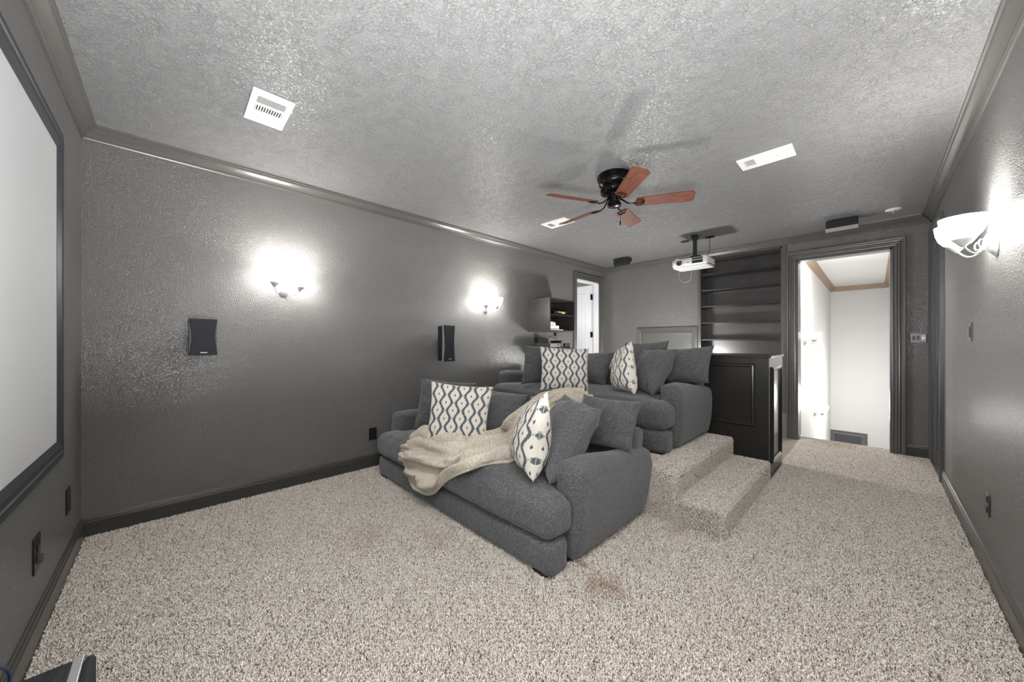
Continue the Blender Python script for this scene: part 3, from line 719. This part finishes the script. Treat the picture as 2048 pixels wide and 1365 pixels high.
# ------------------------------------------------------------------ projection screen
sx0, sx1, sz0, sz1 = -2.78, -.22, .78, 2.22
t = empty('projection_screen', ((sx0 + sx1) / 2, YF, sz0), 'large white projection screen in a black frame on the left hand wall', 'screen')
MB().box(sx0 - .01, sx1 + .01, YF + .001, YF + .012, sz0 - .01, sz1 + .01).build('screen_surface', M['screen'], t)
FPR = [(0, 0), (0, .014), (.03, .024), (.055, .022), (.06, .027), (.068, .025), (.075, .018), (.095, .021), (.102, .018), (.104, 0)]
framing(MB(), sx0, sx1, sz0, sz1, FPR, lambda a, z, p: (a, YF + p, z), True).build('frame', M['screen_frame'], t)

# ------------------------------------------------------------------ plates on the walls
def plate(name, c, axis, face, w_, h_, m, label, cat, kind, group=None):
    """axis 'x' -> on a wall whose normal is X (width along Y)"""
    t = empty(name, c, label, cat, group)
    def bx(y0, y1, z0, z1, d0, d1):
        a, b = sorted((d0 * face, d1 * face))
        return MB().box(a, b, y0, y1, z0, z1) if axis == 'x' else MB().box(y0, y1, a, b, z0, z1)
    bx(-w_ / 2, w_ / 2, -h_ / 2, h_ / 2, 0, .006).build('cover_plate', m, t, world=False, bevel=.002)
    if kind == 'outlet':
        for zz in (-.028, .028): bx(-.016, .016, zz - .017, zz + .017, .006, .009).build('socket', M['black'], t, world=False, bevel=.002)
    elif kind == 'rocker':
        bx(-.017, .017, -.034, .034, .006, .012).build('rocker', m, t, world=False, bevel=.002)
    elif kind == 'jack':
        bx(-.018, .018, .004, .036, .006, .009).build('socket', M['black'], t, world=False)
        bx(-.014, .014, -.040, -.010, .006, .020).build('socket', M['grey_plastic'], t, world=False, bevel=.002)
    elif kind == 'gang':
        for yy in (-.034, -.003): bx(yy - .011, yy + .011, -.022, .022, .006, .010).build('switch', M['black'], t, world=False)
        bx(.024, .048, -.026, .026, .006, .010).build('dimmer', M['silver'], t, world=False)
        for zz in (-.014, .014): bx(.028, .044, zz - .007, zz + .007, .010, .013).build('button', M['chrome_plate'], t, world=False)
    return t
plate('blank_plate', (-3.13, YF, .385), 'y', 1, .10, .14, M['brown_plate'], 'dark blank wall plate below the screen, nearer the room corner', 'wall plate', 'blank')
plate('jack_plate', (-2.475, YF, .37), 'y', 1, .10, .15, M['brown_plate'], 'dark connector plate with a plug below the screen, nearer the camera', 'wall plate', 'jack')
plate('power_outlet', (XL, 1.485, .34), 'x', 1, .078, .125, M['brown_plate'], 'dark power outlet low on the long wall left of the lower sofa', 'outlet', 'outlet')
plate('light_switch', (XR, 3.69, 1.332), 'x', -1, .075, .118, M['chrome_plate'], 'thin silver light switch under the sconce on the right wall', 'switch', 'rocker')
plate('power_outlet', (XR, 3.19, .385), 'x', -1, .075, .118, M['chrome_plate'], 'silver rimmed outlet low on the right wall above the baseboard', 'outlet', 'outlet')
plate('switch_plate', (.332, YB, 1.318), 'y', -1, .118, .108, M['chrome_plate'], 'smoky three gang switch plate right of the stair doorway', 'switch', 'gang')
plate('wall_switch', (XL, 3.965, 1.285), 'x', 1, .07, .115, M['black'], 'small black switch on the wall under the hung cabinet', 'switch', 'rocker')
plate('power_outlet', (XL, 4.42, 1.42), 'x', 1, .07, .09, M['black'], 'small black outlet just beneath the hung cabinet, beside the door', 'outlet', 'outlet')

# ------------------------------------------------------------------ bookshelf recess, access panel, half wall
YD = YB + .30
t = empty('built_in_bookshelf', ((S0 + S1) / 2, YB, SZ0), 'dark stained built in bookshelf of empty shelves in the back wall', 'bookshelf')
MB().box(S0, S1, YD, YD + .02, SZ0, SZ1).build('back_panel', M['stain'], t)
MB().box(S0 - .002, S0 + .018, YB - .012, YD, SZ0, SZ1).build('side_panel', M['stain'], t)
MB().box(S1 - .018, S1 + .002, YB - .012, YD, SZ0, SZ1).build('side_panel', M['stain'], t)
MB().box(S0, S1, YB - .012, YD, SZ1 - .02, SZ1).build('top_panel', M['stain'], t)
for z in (2.315, 2.075, 1.825, 1.572, 1.312, 1.05, .78, .5):
    MB().box(S0 + .018, S1 - .018, YB + .01, YD, z - .011, z + .011).build('shelf', M['shelf_edge'], t, bevel=.002)
struct(MB().box(S1 - .001, S1 + .04, YB - .016, YB - .001, .34, 2.57).box(S0 - .03, S0 + .001, YB - .016, YB - .001, .34, 2.57).build('trim_10', M['trim'], bevel=.003))
struct(MB().box(S0 - .2, B0 + .0, YD + .02, YD + .1, 0, H).box(S0 - .1, S0 - .002, YT, YD + .02, 0, H).box(S1 + .002, HX0 - .1, YT, YD + .02, 0, H).build('wall_recess', M['wall']))
t = empty('access_panel', (-2.41, YB, 1.0), 'satin grey square panel in a moulded frame low on the back wall', 'panel')
MB().box(-2.81, -2.005, YB - .006, YB - .001, .75, 1.43).build('panel', M['panel'], t)
framing(MB(), -2.807, -2.007, .75, 1.43, [(0, 0), (0, .010), (.012, .022), (.03, .016), (.045, .026), (.06, .024), (.075, .036), (.09, .034), (.096, 0)], lambda a, z, p: (a, YB - p, z), True).build('frame', M['trim'], t)
# half wall
KX0, KX1, KY0, KY1, KZ = -1.85, -.677, 3.945, 4.58, 1.125
t = empty('half_wall', ((KX0 + KX1) / 2, (KY0 + KY1) / 2, 0), 'black panelled half wall beside the steps to the platform', 'half wall')
MB().box(KX0, KX1, KY0, KY1, .002, KZ).build('body', M['cabinet'], t)
MB().box(KX0 - .02, KX1 + .018, KY0 - .018, KY1 + .018, KZ, KZ + .022).build('cap', M['cabinet'], t, bevel=.004)
PM = [(0, 0), (0, .006), (.008, .014), (.02, .012), (.028, .004), (.03, 0)]
framing(MB(), KX0 + .12, -.815, .50, 1.035, PM, lambda a, z, p: (a, KY0 - p, z), True).build('panel_moulding', M['cabinet'], t)
framing(MB(), KY0 + .13, KY1 - .13, .17, 1.0, [(0, 0), (0, .008), (.008, .018), (.02, .012), (.028, .018), (.038, .004), (.04, 0)], lambda a, z, p: (KX1 + p, a, z), True).build('panel_moulding', M['cabinet'], t)

# ------------------------------------------------------------------ hung cabinet and the things around it
CX1, CY0, CY1, CZ0, CZ1 = -3.14, 3.78, 4.37, 1.428, 1.90
t = empty('wall_cabinet', ((XL + CX1) / 2, (CY0 + CY1) / 2, CZ0), 'open dark wood cabinet hung on the left wall beside the white door', 'cabinet')
q = .018
MB().box(XL + .001, CX1, CY0, CY0 + q, CZ0, CZ1).build('side_panel', M['stain'], t)
MB().box(XL + .001, CX1, CY1 - q, CY1, CZ0, CZ1).build('side_panel', M['stain'], t)
MB().box(XL + .001, CX1, CY0 + q, CY1 - q, CZ0, CZ0 + q).build('bottom_panel', M['stain'], t)
MB().box(XL + .001, CX1, CY0 + q, CY1 - q, CZ1 - q, CZ1).build('top_panel', M['stain'], t)
MB().box(XL + .001, XL + .012, CY0 + q, CY1 - q, CZ0 + q, CZ1 - q).build('back_panel', M['stain'], t)
MB().box(XL + .012, CX1 - .01, CY0 + q, CY1 - q, 1.655, 1.673).build('shelf', M['shelf_edge'], t)
bx = empty('game_box', (-3.25, 4.07, 1.674), 'black box with white and amber lettering on the upper cabinet shelf', 'box')
MB().box(-3.34, -3.17, 3.92, 4.22, 1.674, 1.725).build('carton', M['black'], bx, bevel=.002)
MB().box(-3.1695, -3.168, 4.00, 4.08, 1.706, 1.714).build('lettering', M['white_gloss'], bx)
MB().box(-3.1695, -3.168, 4.085, 4.16, 1.690, 1.716).build('lettering', M['amber'], bx)
tb = empty('tissue_box', (-3.26, 3.93, CZ0 + q), 'white tissue box with a tissue showing in the lower cabinet space', 'tissue box')
MB().box(-3.32, -3.18, 3.84, 4.04, CZ0 + q + .014, CZ0 + .085).build('carton', M['white_gloss'], tb, bevel=.003)
MB().box(-3.34, -3.15, 3.82, 4.10, CZ0 + q, CZ0 + q + .012).build('tray', M['white_gloss'], tb, bevel=.002)
vs, fs = soft_box(-3.29, -3.20, 3.86, 4.00, CZ0 + .08, CZ0 + .135, r=.024, puff=(0, 0, .008), res=.01, wr=.012, wscale=22)
link_mesh('tissue', vs, fs, M['paper'], tb, True)
t = empty('wall_shelf', (-3.34, 4.07, 1.17), 'black wall shelf below the hung cabinet, holding the electronics', 'shelf')
MB().box(XL + .001, -3.13, 3.80, 4.36, 1.17, 1.195).build('board', M['cabinet'], t, bevel=.003)
for yy in (3.88, 4.26):
    MB().prism([(XL + .001, 1.17), (-3.20, 1.17), (-3.20, 1.15), (XL + .02, 1.0), (XL + .001, 1.0)], lambda u, v, w: (u, w, v), yy, yy + .02).build('bracket', M['cabinet'], t)
t = empty('receiver', (-3.33, 3.95, 1.196), 'dark grey electronics box on the console behind the upper sofa', 'electronics')
MB().box(-3.47, -3.18, 3.84, 4.08, 1.200, 1.262).build('case', M['grey_plastic'], t, bevel=.004)
for yy in (3.87, 4.05):
    MB().lathe([(.012, 0), (.012, .005)], (-3.22, yy, 1.1955), 12).build('foot', M['black'], t)
MB().lathe([(.012, 0), (.012, .008)], (-3.18, 4.02, 1.235), 14, 'x').build('knob', M['black'], t)
t = empty('game_console', (-3.30, 4.18, 1.196), 'black upright device with rounded corners right of the grey electronics box', 'electronics')
MB().box(-3.40, -3.20, 4.11, 4.17, 1.196, 1.30).build('case', M['black'], t, bevel=.006)
MB().box(-3.199, -3.197, 4.125, 4.155, 1.21, 1.29).build('face', M['grey_plastic'], t)
t = empty('router', (-3.28, 4.27, 1.196), 'small black device beside the door casing on the console', 'electronics')
MB().box(-3.36, -3.20, 4.20, 4.33, 1.196, 1.262).build('case', M['black'], t, bevel=.006)
MB().tube([(-3.35, 4.21, 1.26), (-3.36, 4.21, 1.32)], .004, 6).build('antenna', M['black'], t)
cab = MB().tube([(-3.545, 4.42, 1.40), (-3.50, 4.38, 1.36), (-3.47, 4.32, 1.33), (-3.47, 4.24, 1.36), (-3.46, 4.18, 1.38), (-3.45, 4.12, 1.33), (-3.45, 4.05, 1.262)], .003, 6)
tag(cab.build('cable', M['black'], smooth=True), 'thin black cable looping from the outlet to the grey electronics box', 'cable')

# ------------------------------------------------------------------ speakers
def waist(y, z0, z1, a):      # concave side outline
    k = (y - z0) / (z1 - z0); return a * max(0.0, math.sin(PI * k)) ** 1.3
def wall_speaker(x, y, z0, z1, w_, dep, yaw, label, tm):
    t = empty('wall_speaker', (x, y, z0), label, 'speaker', rot=(0, 0, yaw))
    h_ = z1 - z0
    MB().box(.03, dep - .02, -w_ / 2 + .012, w_ / 2 - .012, .006, h_ - .006).build('cabinet', M['black'], t, world=False, bevel=.004)
    MB().box(.001, .03, -.03, .03, h_ * .35, h_ * .65).build('bracket', M['black'], t, world=False)
    def outline(ww, a, z_0, z_1, nn=14):
        zs = [z_0 + (z_1 - z_0) * i / nn for i in range(nn + 1)]
        return [(-ww / 2 + waist(z, z_0, z_1, a), z) for z in zs] + [(ww / 2 - waist(z, z_0, z_1, a), z) for z in reversed(zs)]
    MB().prism(outline(w_, .004, .002, h_ - .002), lambda u, v, w: (w, u, v), dep - .035, dep - .008).build('side_trim', tm, t, world=False)
    MB().prism(outline(w_ - .004, .014, 0, h_), lambda u, v, w: (w, u, v), dep - .008, dep + .014).build('grille', M['grille'], t, world=False, bevel=.002)
    MB().box(dep + .0142, dep + .0155, -.019, .019, h_ * .065, h_ * .065 + .006).build('badge', M['white_gloss'], t, world=False)
    return t
wall_speaker(XL, .165, 1.172, 1.437, .160, .15, .10, 'black speaker on the left wall nearest the screen, facing straight out', M['grey_plastic'])
wall_speaker(XL, 2.29, 1.052, 1.462, .150, .165, .06, 'tall slim black speaker with a silver side strip on the left wall', M['silver'])
def ceiling_speaker(c, w_, label, yaw, silver):
    t = empty('ceiling_speaker', c, label, 'speaker', rot=(0, 0, yaw))
    prof = [(-.06, -.012), (.08, -.012), (.08, -.05), (-.02, -.128), (-.075, -.105)]
    MB().prism(prof, lambda u, v, w: (w, u, v), -w_ / 2, w_ / 2).build('cabinet', M['black'], t, world=False, bevel=.004)
    MB().prism([(-.066, -.018), (-.060, -.018), (-.073, -.103), (-.081, -.101)], lambda u, v, w: (w, u, v), -w_ / 2 + .004, w_ / 2 - .004).build('grille', M['grille'], t, world=False)
    if silver: MB().prism([(-.083, -.103), (-.073, -.101), (-.028, -.126), (-.034, -.134)], lambda u, v, w: (w, u, v), -w_ / 2 - .002, w_ / 2 + .002).build('trim_strip', M['silver'], t, world=False)
    MB().box(-.03, .03, -.03, .03, -.012, -.0005).build('bracket', M['black'], t, world=False)
    return t
ceiling_speaker((-2.90, 5.36, H), .25, 'small black speaker on the ceiling in the far left corner', 0, False)
ceiling_speaker((-.262, 5.46, H), .265, 'black speaker with a silver edge on the ceiling above the stair doorway', 0, True)
# near speaker cabinet at the bottom left
t = empty('floor_speaker', (-1.22, -.26, 0), 'black floor speaker with silver front edge at the bottom left corner', 'speaker')
MB().box(-1.515, -.95, -.345, -.186, .02, .40).build('cabinet', M['ash'], t, bevel=.003)
MB().box(-1.518, -.947, -.186, -.166, .018, .405).build('trim_strip', M['silver'], t, bevel=.002)
MB().box(-1.515, -.95, -.166, -.145, .022, .40).build('grille', M['grille'], t, bevel=.010)
for xx in (-1.47, -1.0):
    MB().lathe([(.02, 0), (.02, .02)], (xx, -.26, 0), 14).build('foot', M['black'], t)
tag(MB().tube([(-1.56, -.345, .40), (-1.63, -.34, .415), (-1.711, -.34, .351), (-1.77, -.34, .305), (-1.797, -.34, .268), (-1.79, -.342, .18), (-1.74, -.345, .012)], .0042, 8).build('cable', M['blue_cable'], smooth=True), 'blue cable hanging behind the floor speaker at the left edge', 'cable')

# ------------------------------------------------------------------ ceiling vents
def ceiling_vent(x0, x1, y0, y1, sections, label):
    t = empty('ceiling_vent', ((x0 + x1) / 2, (y0 + y1) / 2, H), label, 'vent', 'white ceiling air vents')
    MB().box(x0 + .02, x1 - .02, y0 + .02, y1 - .02, H - .002, H - .0005).build('duct', M['dark_hole'], t)
    f = MB(); z0, z1 = H - .010, H - .001
    sx0 = min(s_[0] for s_ in sections); sx1_ = max(s_[1] for s_ in sections); sy0 = min(s_[2] for s_ in sections); sy1 = max(s_[3] for s_ in sections)
    f.box(x0, x1, y0, sy0, z0, z1).box(x0, x1, sy1, y1, z0, z1).box(x0, sx0, sy0, sy1, z0, z1).box(sx1_, x1, sy0, sy1, z0, z1)
    ss = sorted(sections)
    for a, b in zip(ss, ss[1:]): f.box(a[1], b[0], sy0, sy1, z0, z1)
    f.build('frame', M['white'], t)
    for (a0, a1, b0, b1, along, cnt, tilt) in ss:
        for i in range(cnt):
            if along == 'y':
                c_ = a0 + (i + .5) * (a1 - a0) / cnt; w_ = (a1 - a0) / cnt * .5
                T_ = Matrix.Translation((c_, 0, H - .007)) @ Matrix.Rotation(tilt, 4, 'Y'); MB().box(-w_, w_, b0, b1, -.0007, .0007, T_).build('slat', M['white'], t)
            else:
                c_ = b0 + (i + .5) * (b1 - b0) / cnt; w_ = (b1 - b0) / cnt * .5
                T_ = Matrix.Translation((0, c_, H - .007)) @ Matrix.Rotation(tilt, 4, 'X'); MB().box(a0, a1, -w_, w_, -.0007, .0007, T_).build('slat', M['white'], t)
    return t
ceiling_vent(-2.715, -2.365, .33, .53, [(-2.66, -2.60, .36, .50, 'y', 7, -.5), (-2.585, -2.515, .36, .50, 'x', 11, .75), (-2.50, -2.42, .36, .50, 'y', 8, .5)], 'white three way air vent on the ceiling above the left wall near the screen')
for (x0, y0, lb) in ((-.745, 3.13, 'white rectangular air vent on the ceiling right of the fan'), (-2.74, 3.14, 'white rectangular air vent on the ceiling behind the fan blade tip, left side')):
    ceiling_vent(x0, x0 + .34, y0, y0 + .205, [(x0 + .035, x0 + .105, y0 + .045, y0 + .16, 'y', 7, .55), (x0 + .235, x0 + .305, y0 + .045, y0 + .16, 'y', 7, -.55)], lb)
t = empty('ceiling_sprinkler', (.135, 5.44, H), 'white round ceiling sprinkler above the stair doorway', 'sprinkler')
MB().lathe([(.062, -.001), (.064, -.004), (.058, -.009), (.020, -.012)], (.135, 5.44, H), 28).build('escutcheon', M['white'], t, True)
MB().lathe([(.010, -.010), (.010, -.022), (.004, -.024), (.004, -.036), (.014, -.038), (.014, -.041)], (.135, 5.44, H), 14).build('head', M['nickel'], t)
MB().lathe([(.003, -.024), (.0035, -.037)], (.143, 5.44, H), 8).build('bulb', M['red'], t)

# ------------------------------------------------------------------ ceiling fan
FC = (-1.525, 2.677)
fan = empty('ceiling_fan', (FC[0], FC[1], H), 'dark bronze ceiling fan with five mahogany blades', 'ceiling fan')
def LT(prof, n_=40): return MB().lathe(prof, (0, 0, 0), n_)
auto_smooth(LT([(.135, -.001), (.140, -.010), (.140, -.020), (.134, -.024), (.137, -.028), (.137, -.036), (.128, -.042), (.126, -.072), (.118, -.082), (.095, -.10)]).build('ceiling_canopy', M['bronze'], fan, world=False))
rb = LT([(.098, -.098), (.108, -.108), (.104, -.130), (.080, -.152), (.05, -.158)]); rb.build('motor_housing', M['bronze'], fan, True, world=False)
for i in range(24):
    a = 2 * PI * i / 24; T_ = Matrix.Rotation(a, 4, 'Z')
    MB().box(.082, .110, -.006, .006, -.147, -.106, T_ @ Matrix.Translation((0, 0, 0))).build('rib', M['bronze'], fan, world=False, bevel=.003)
auto_smooth(LT([(.05, -.150), (.062, -.158), (.060, -.17), (.050, -.176), (.048, -.23), (.058, -.236), (.058, -.25), (.050, -.258), (.046, -.256), (.030, -.262), (.006, -.264)], 32).build('switch_housing', M['bronze'], fan, world=False))
ZB = 2.425 - H
for i in range(5):
    a = math.radians(28.88 - 72 * i); Rz = Matrix.Rotation(a, 4, 'Z')
    Rb = Rz @ Matrix.Translation((0, 0, ZB)) @ Matrix.Rotation(math.radians(-16), 4, 'X')
    nn = 10; out = [(.175, -.045), (.19, -.055)] + [(.19 + .355 * k / nn, -.055 - .012 * k / nn) for k in range(1, nn + 1)] + [(.592, -.066), (.613, -.036), (.610, 0), (.613, .036), (.592, .066)] + [(.19 + .355 * k / nn, .055 + .012 * k / nn) for k in range(nn, 0, -1)] + [(.19, .055), (.175, .045)]
    bl = MB().prism(out, lambda u, v, w: (u, v, w), -.003, .003)
    # keep the veneer's own axes: the blade is rotated as an object
    me = bl.build('blade', M['mahogany'], None, loc=(0, 0, 0)); me.parent = fan
    me.matrix_basis = Rb; bv = me.modifiers.new('bevel', 'BEVEL'); bv.width = .0015; bv.segments = 1
    arm = MB().tube([(.045, 0, .052), (.075, 0, .030), (.105, 0, .002), (.14, 0, -.010), (.165, 0, -.006)], [.008, .007, .006, .006, .006], 8)
    for sg in (-1, 1):
        arm.tube([(.16, 0, -.007), (.172, sg * .022, -.008), (.195, sg * .036, -.008), (.222, sg * .030, -.008), (.238, sg * .012, -.008), (.222, 0, -.008)], .0042, 6)
    arm.tube([(.16, 0, -.008), (.20, 0, -.009), (.225, 0, -.008)], .004, 6)
    ao = arm.build('blade_arm', M['bronze'], me, True, world=False)
    ao.matrix_basis = Matrix.Identity(4)
ch = MB().tube([(.046, .012, -.24), (.050, .013, -.27), (.050, .013, -.385)], .0015, 6); ch.lathe([(.003, 0), (.006, -.01), (.006, -.03), (.002, -.038)], (.050, .013, -.385), 10)
ch.build('pull_chain', M['bronze'], fan, world=False)

# ------------------------------------------------------------------ projector
px0, px1, py0, py1, pz0, pz1 = -1.865, -1.437, 4.75, 5.05, 2.238, 2.352
pj = empty('projector', ((px0 + px1) / 2, (py0 + py1) / 2, pz0), 'white projector hanging from the ceiling in front of the bookshelf', 'projector')
vs, fs = soft_box(px0, px1, py0, py1, pz0 + .012, pz1, r=.024, puff=(.004, .008, 0), res=.02)
link_mesh('case', vs, fs, M['white_gloss'], pj, True)
vs, fs = soft_box(px0 + .008, px1 - .006, py0 + .012, py1 - .006, pz0, pz0 + .02, r=.006, res=.03)
link_mesh('base_cover', vs, fs, M['white_under'], pj, True)
lx, lz = px0 + .098, pz0 + .062
MB().lathe([(.048, .004), (.048, -.006), (.042, -.012), (.034, -.008), (.034, .002)], (lx, py0 - .008, lz), 32, 'y').build('lens_ring', M['white_under'], pj, True)
MB().lathe([(.034, .0), (.034, -.004), (.026, -.005), (.018, -.002), (.001, .001)], (lx, py0 - .010, lz), 32, 'y').build('lens', M['lens'], pj, True)
MB().box(px0 + .252, px0 + .375, py0 - .0095, py0 - .004, pz0 + .032, pz0 + .098).build('vent_recess', M['dark_hole'], pj)
for zz in (.046, .058, .070, .084):
    MB().box(px0 + .250, px0 + .377, py0 - .0115, py0 - .006, pz0 + zz, pz0 + zz + (.0035 if zz != .070 else .006)).build('vent_slat', M['grey_plastic'] if zz != .070 else M['white_gloss'], pj)
MB().box(px0 + .188, px0 + .218, py0 - .0098, py0 - .006, pz0 + .050, pz0 + .056).build('badge', M['grey_plastic'], pj)
MB().lathe([(.006, 0), (.006, -.004)], (px0 + .035, py0 - .006, pz0 + .082), 12, 'y').build('sensor', M['black'], pj)
for xx in (px0 + .06, px1 - .05):
    MB().box(xx - .02, xx + .02, py0 + .02, py0 + .05, pz1 - .004, pz1 + .010).build('foot', M['white_gloss'], pj, bevel=.003)
MB().box(px1 + .0005, px1 + .006, py0 + .03, py1 - .03, pz0 + .018, pz0 + .024).build('seam_line', M['black'], pj)
mt = empty('projector_mount', (-1.64, 4.93, H), 'black ceiling mount holding the white projector', 'mount')
MB().lathe([(.062, -.001), (.062, -.006), (.02, -.010)], (-1.64, 4.93, H), 24).build('ceiling_plate', M['black'], mt)
MB().box(-1.66, -1.62, 4.91, 4.95, 2.40, H - .005).build('post', M['black'], mt, bevel=.003)
MB().box(-1.675, -1.605, 4.895, 4.965, H - .05, H - .008).build('collar', M['black'], mt, bevel=.006)
mp = MB().box(-1.70, -1.58, 4.90, 4.96, 2.375, 2.405).box(-1.74, -1.54, 4.915, 4.945, 2.356, 2.376)
mp.build('bracket', M['black'], mt, bevel=.003)
for dx, dy in ((-.05, -.02), (.048, -.015)):
    MB().lathe([(.007, 0), (.007, -.007)], (-1.64 + dx, 4.93 + dy, H - .006), 10).build('screw', M['nickel'], mt)
MB().tube([(-1.72, 4.90, 2.356), (-1.70, 4.89, 2.385), (-1.675, 4.90, 2.41)], .005, 8).build('clamp', M['nickel'], mt)
for cpos, lb in (((-1.83, 5.10), 'dark round ceiling grommet with two cables left of the projector mount'), ((-1.52, 5.12), 'dark round ceiling grommet with a cable right of the projector mount')):
    t = empty('cable_grommet', (*cpos, H), lb, 'grommet')
    MB().lathe([(.055, -.0005), (.055, -.004), (.045, -.007)], (*cpos, H), 24).build('cover', M['brown_plate'], t)
def hang(pts, m, label, r=.0032):
    return tag(MB().tube(pts, r, 7).build('cable', m, smooth=True), label, 'cable')
def bez(pts, k=6):
    A = np.array(pts, float); out = []; n0 = len(A)
    for i in range(n0 - 1):
        a, b, c_, d_ = A[max(0, i - 1)], A[i], A[i + 1], A[min(n0 - 1, i + 2)]
        out += [tuple(catmull(a, b, c_, d_, q_ / k)) for q_ in range(k)]
    return out + [tuple(A[-1])]
hang(bez([(-1.835, 5.10, H - .006), (-1.85, 5.09, 2.55), (-1.87, 5.08, 2.42), (-1.85, 5.07, 2.33)]), M['cable'], 'pale cable dropping outermost from the left grommet to the projector')
hang(bez([(-1.82, 5.10, H - .006), (-1.80, 5.09, 2.52), (-1.78, 5.07, 2.42), (-1.77, 5.05, 2.345)]), M['cable'], 'pale cable dropping nearer the post from the left grommet to the projector')
hang(bez([(-1.52, 5.12, H - .006), (-1.52, 5.11, 2.57), (-1.515, 5.10, 2.48), (-1.54, 5.08, 2.40), (-1.56, 5.06, 2.33)]), M['black'], 'dark cable dropping from the right grommet behind the projector')
hang(bez([(-1.88, 5.06, 2.26), (-1.895, 5.08, 2.20), (-1.87, 5.08, 2.12), (-1.80, 5.07, 2.095), (-1.74, 5.06, 2.13), (-1.72, 5.04, 2.24)]), M['cable'], 'grey cable loop hanging below the projector')
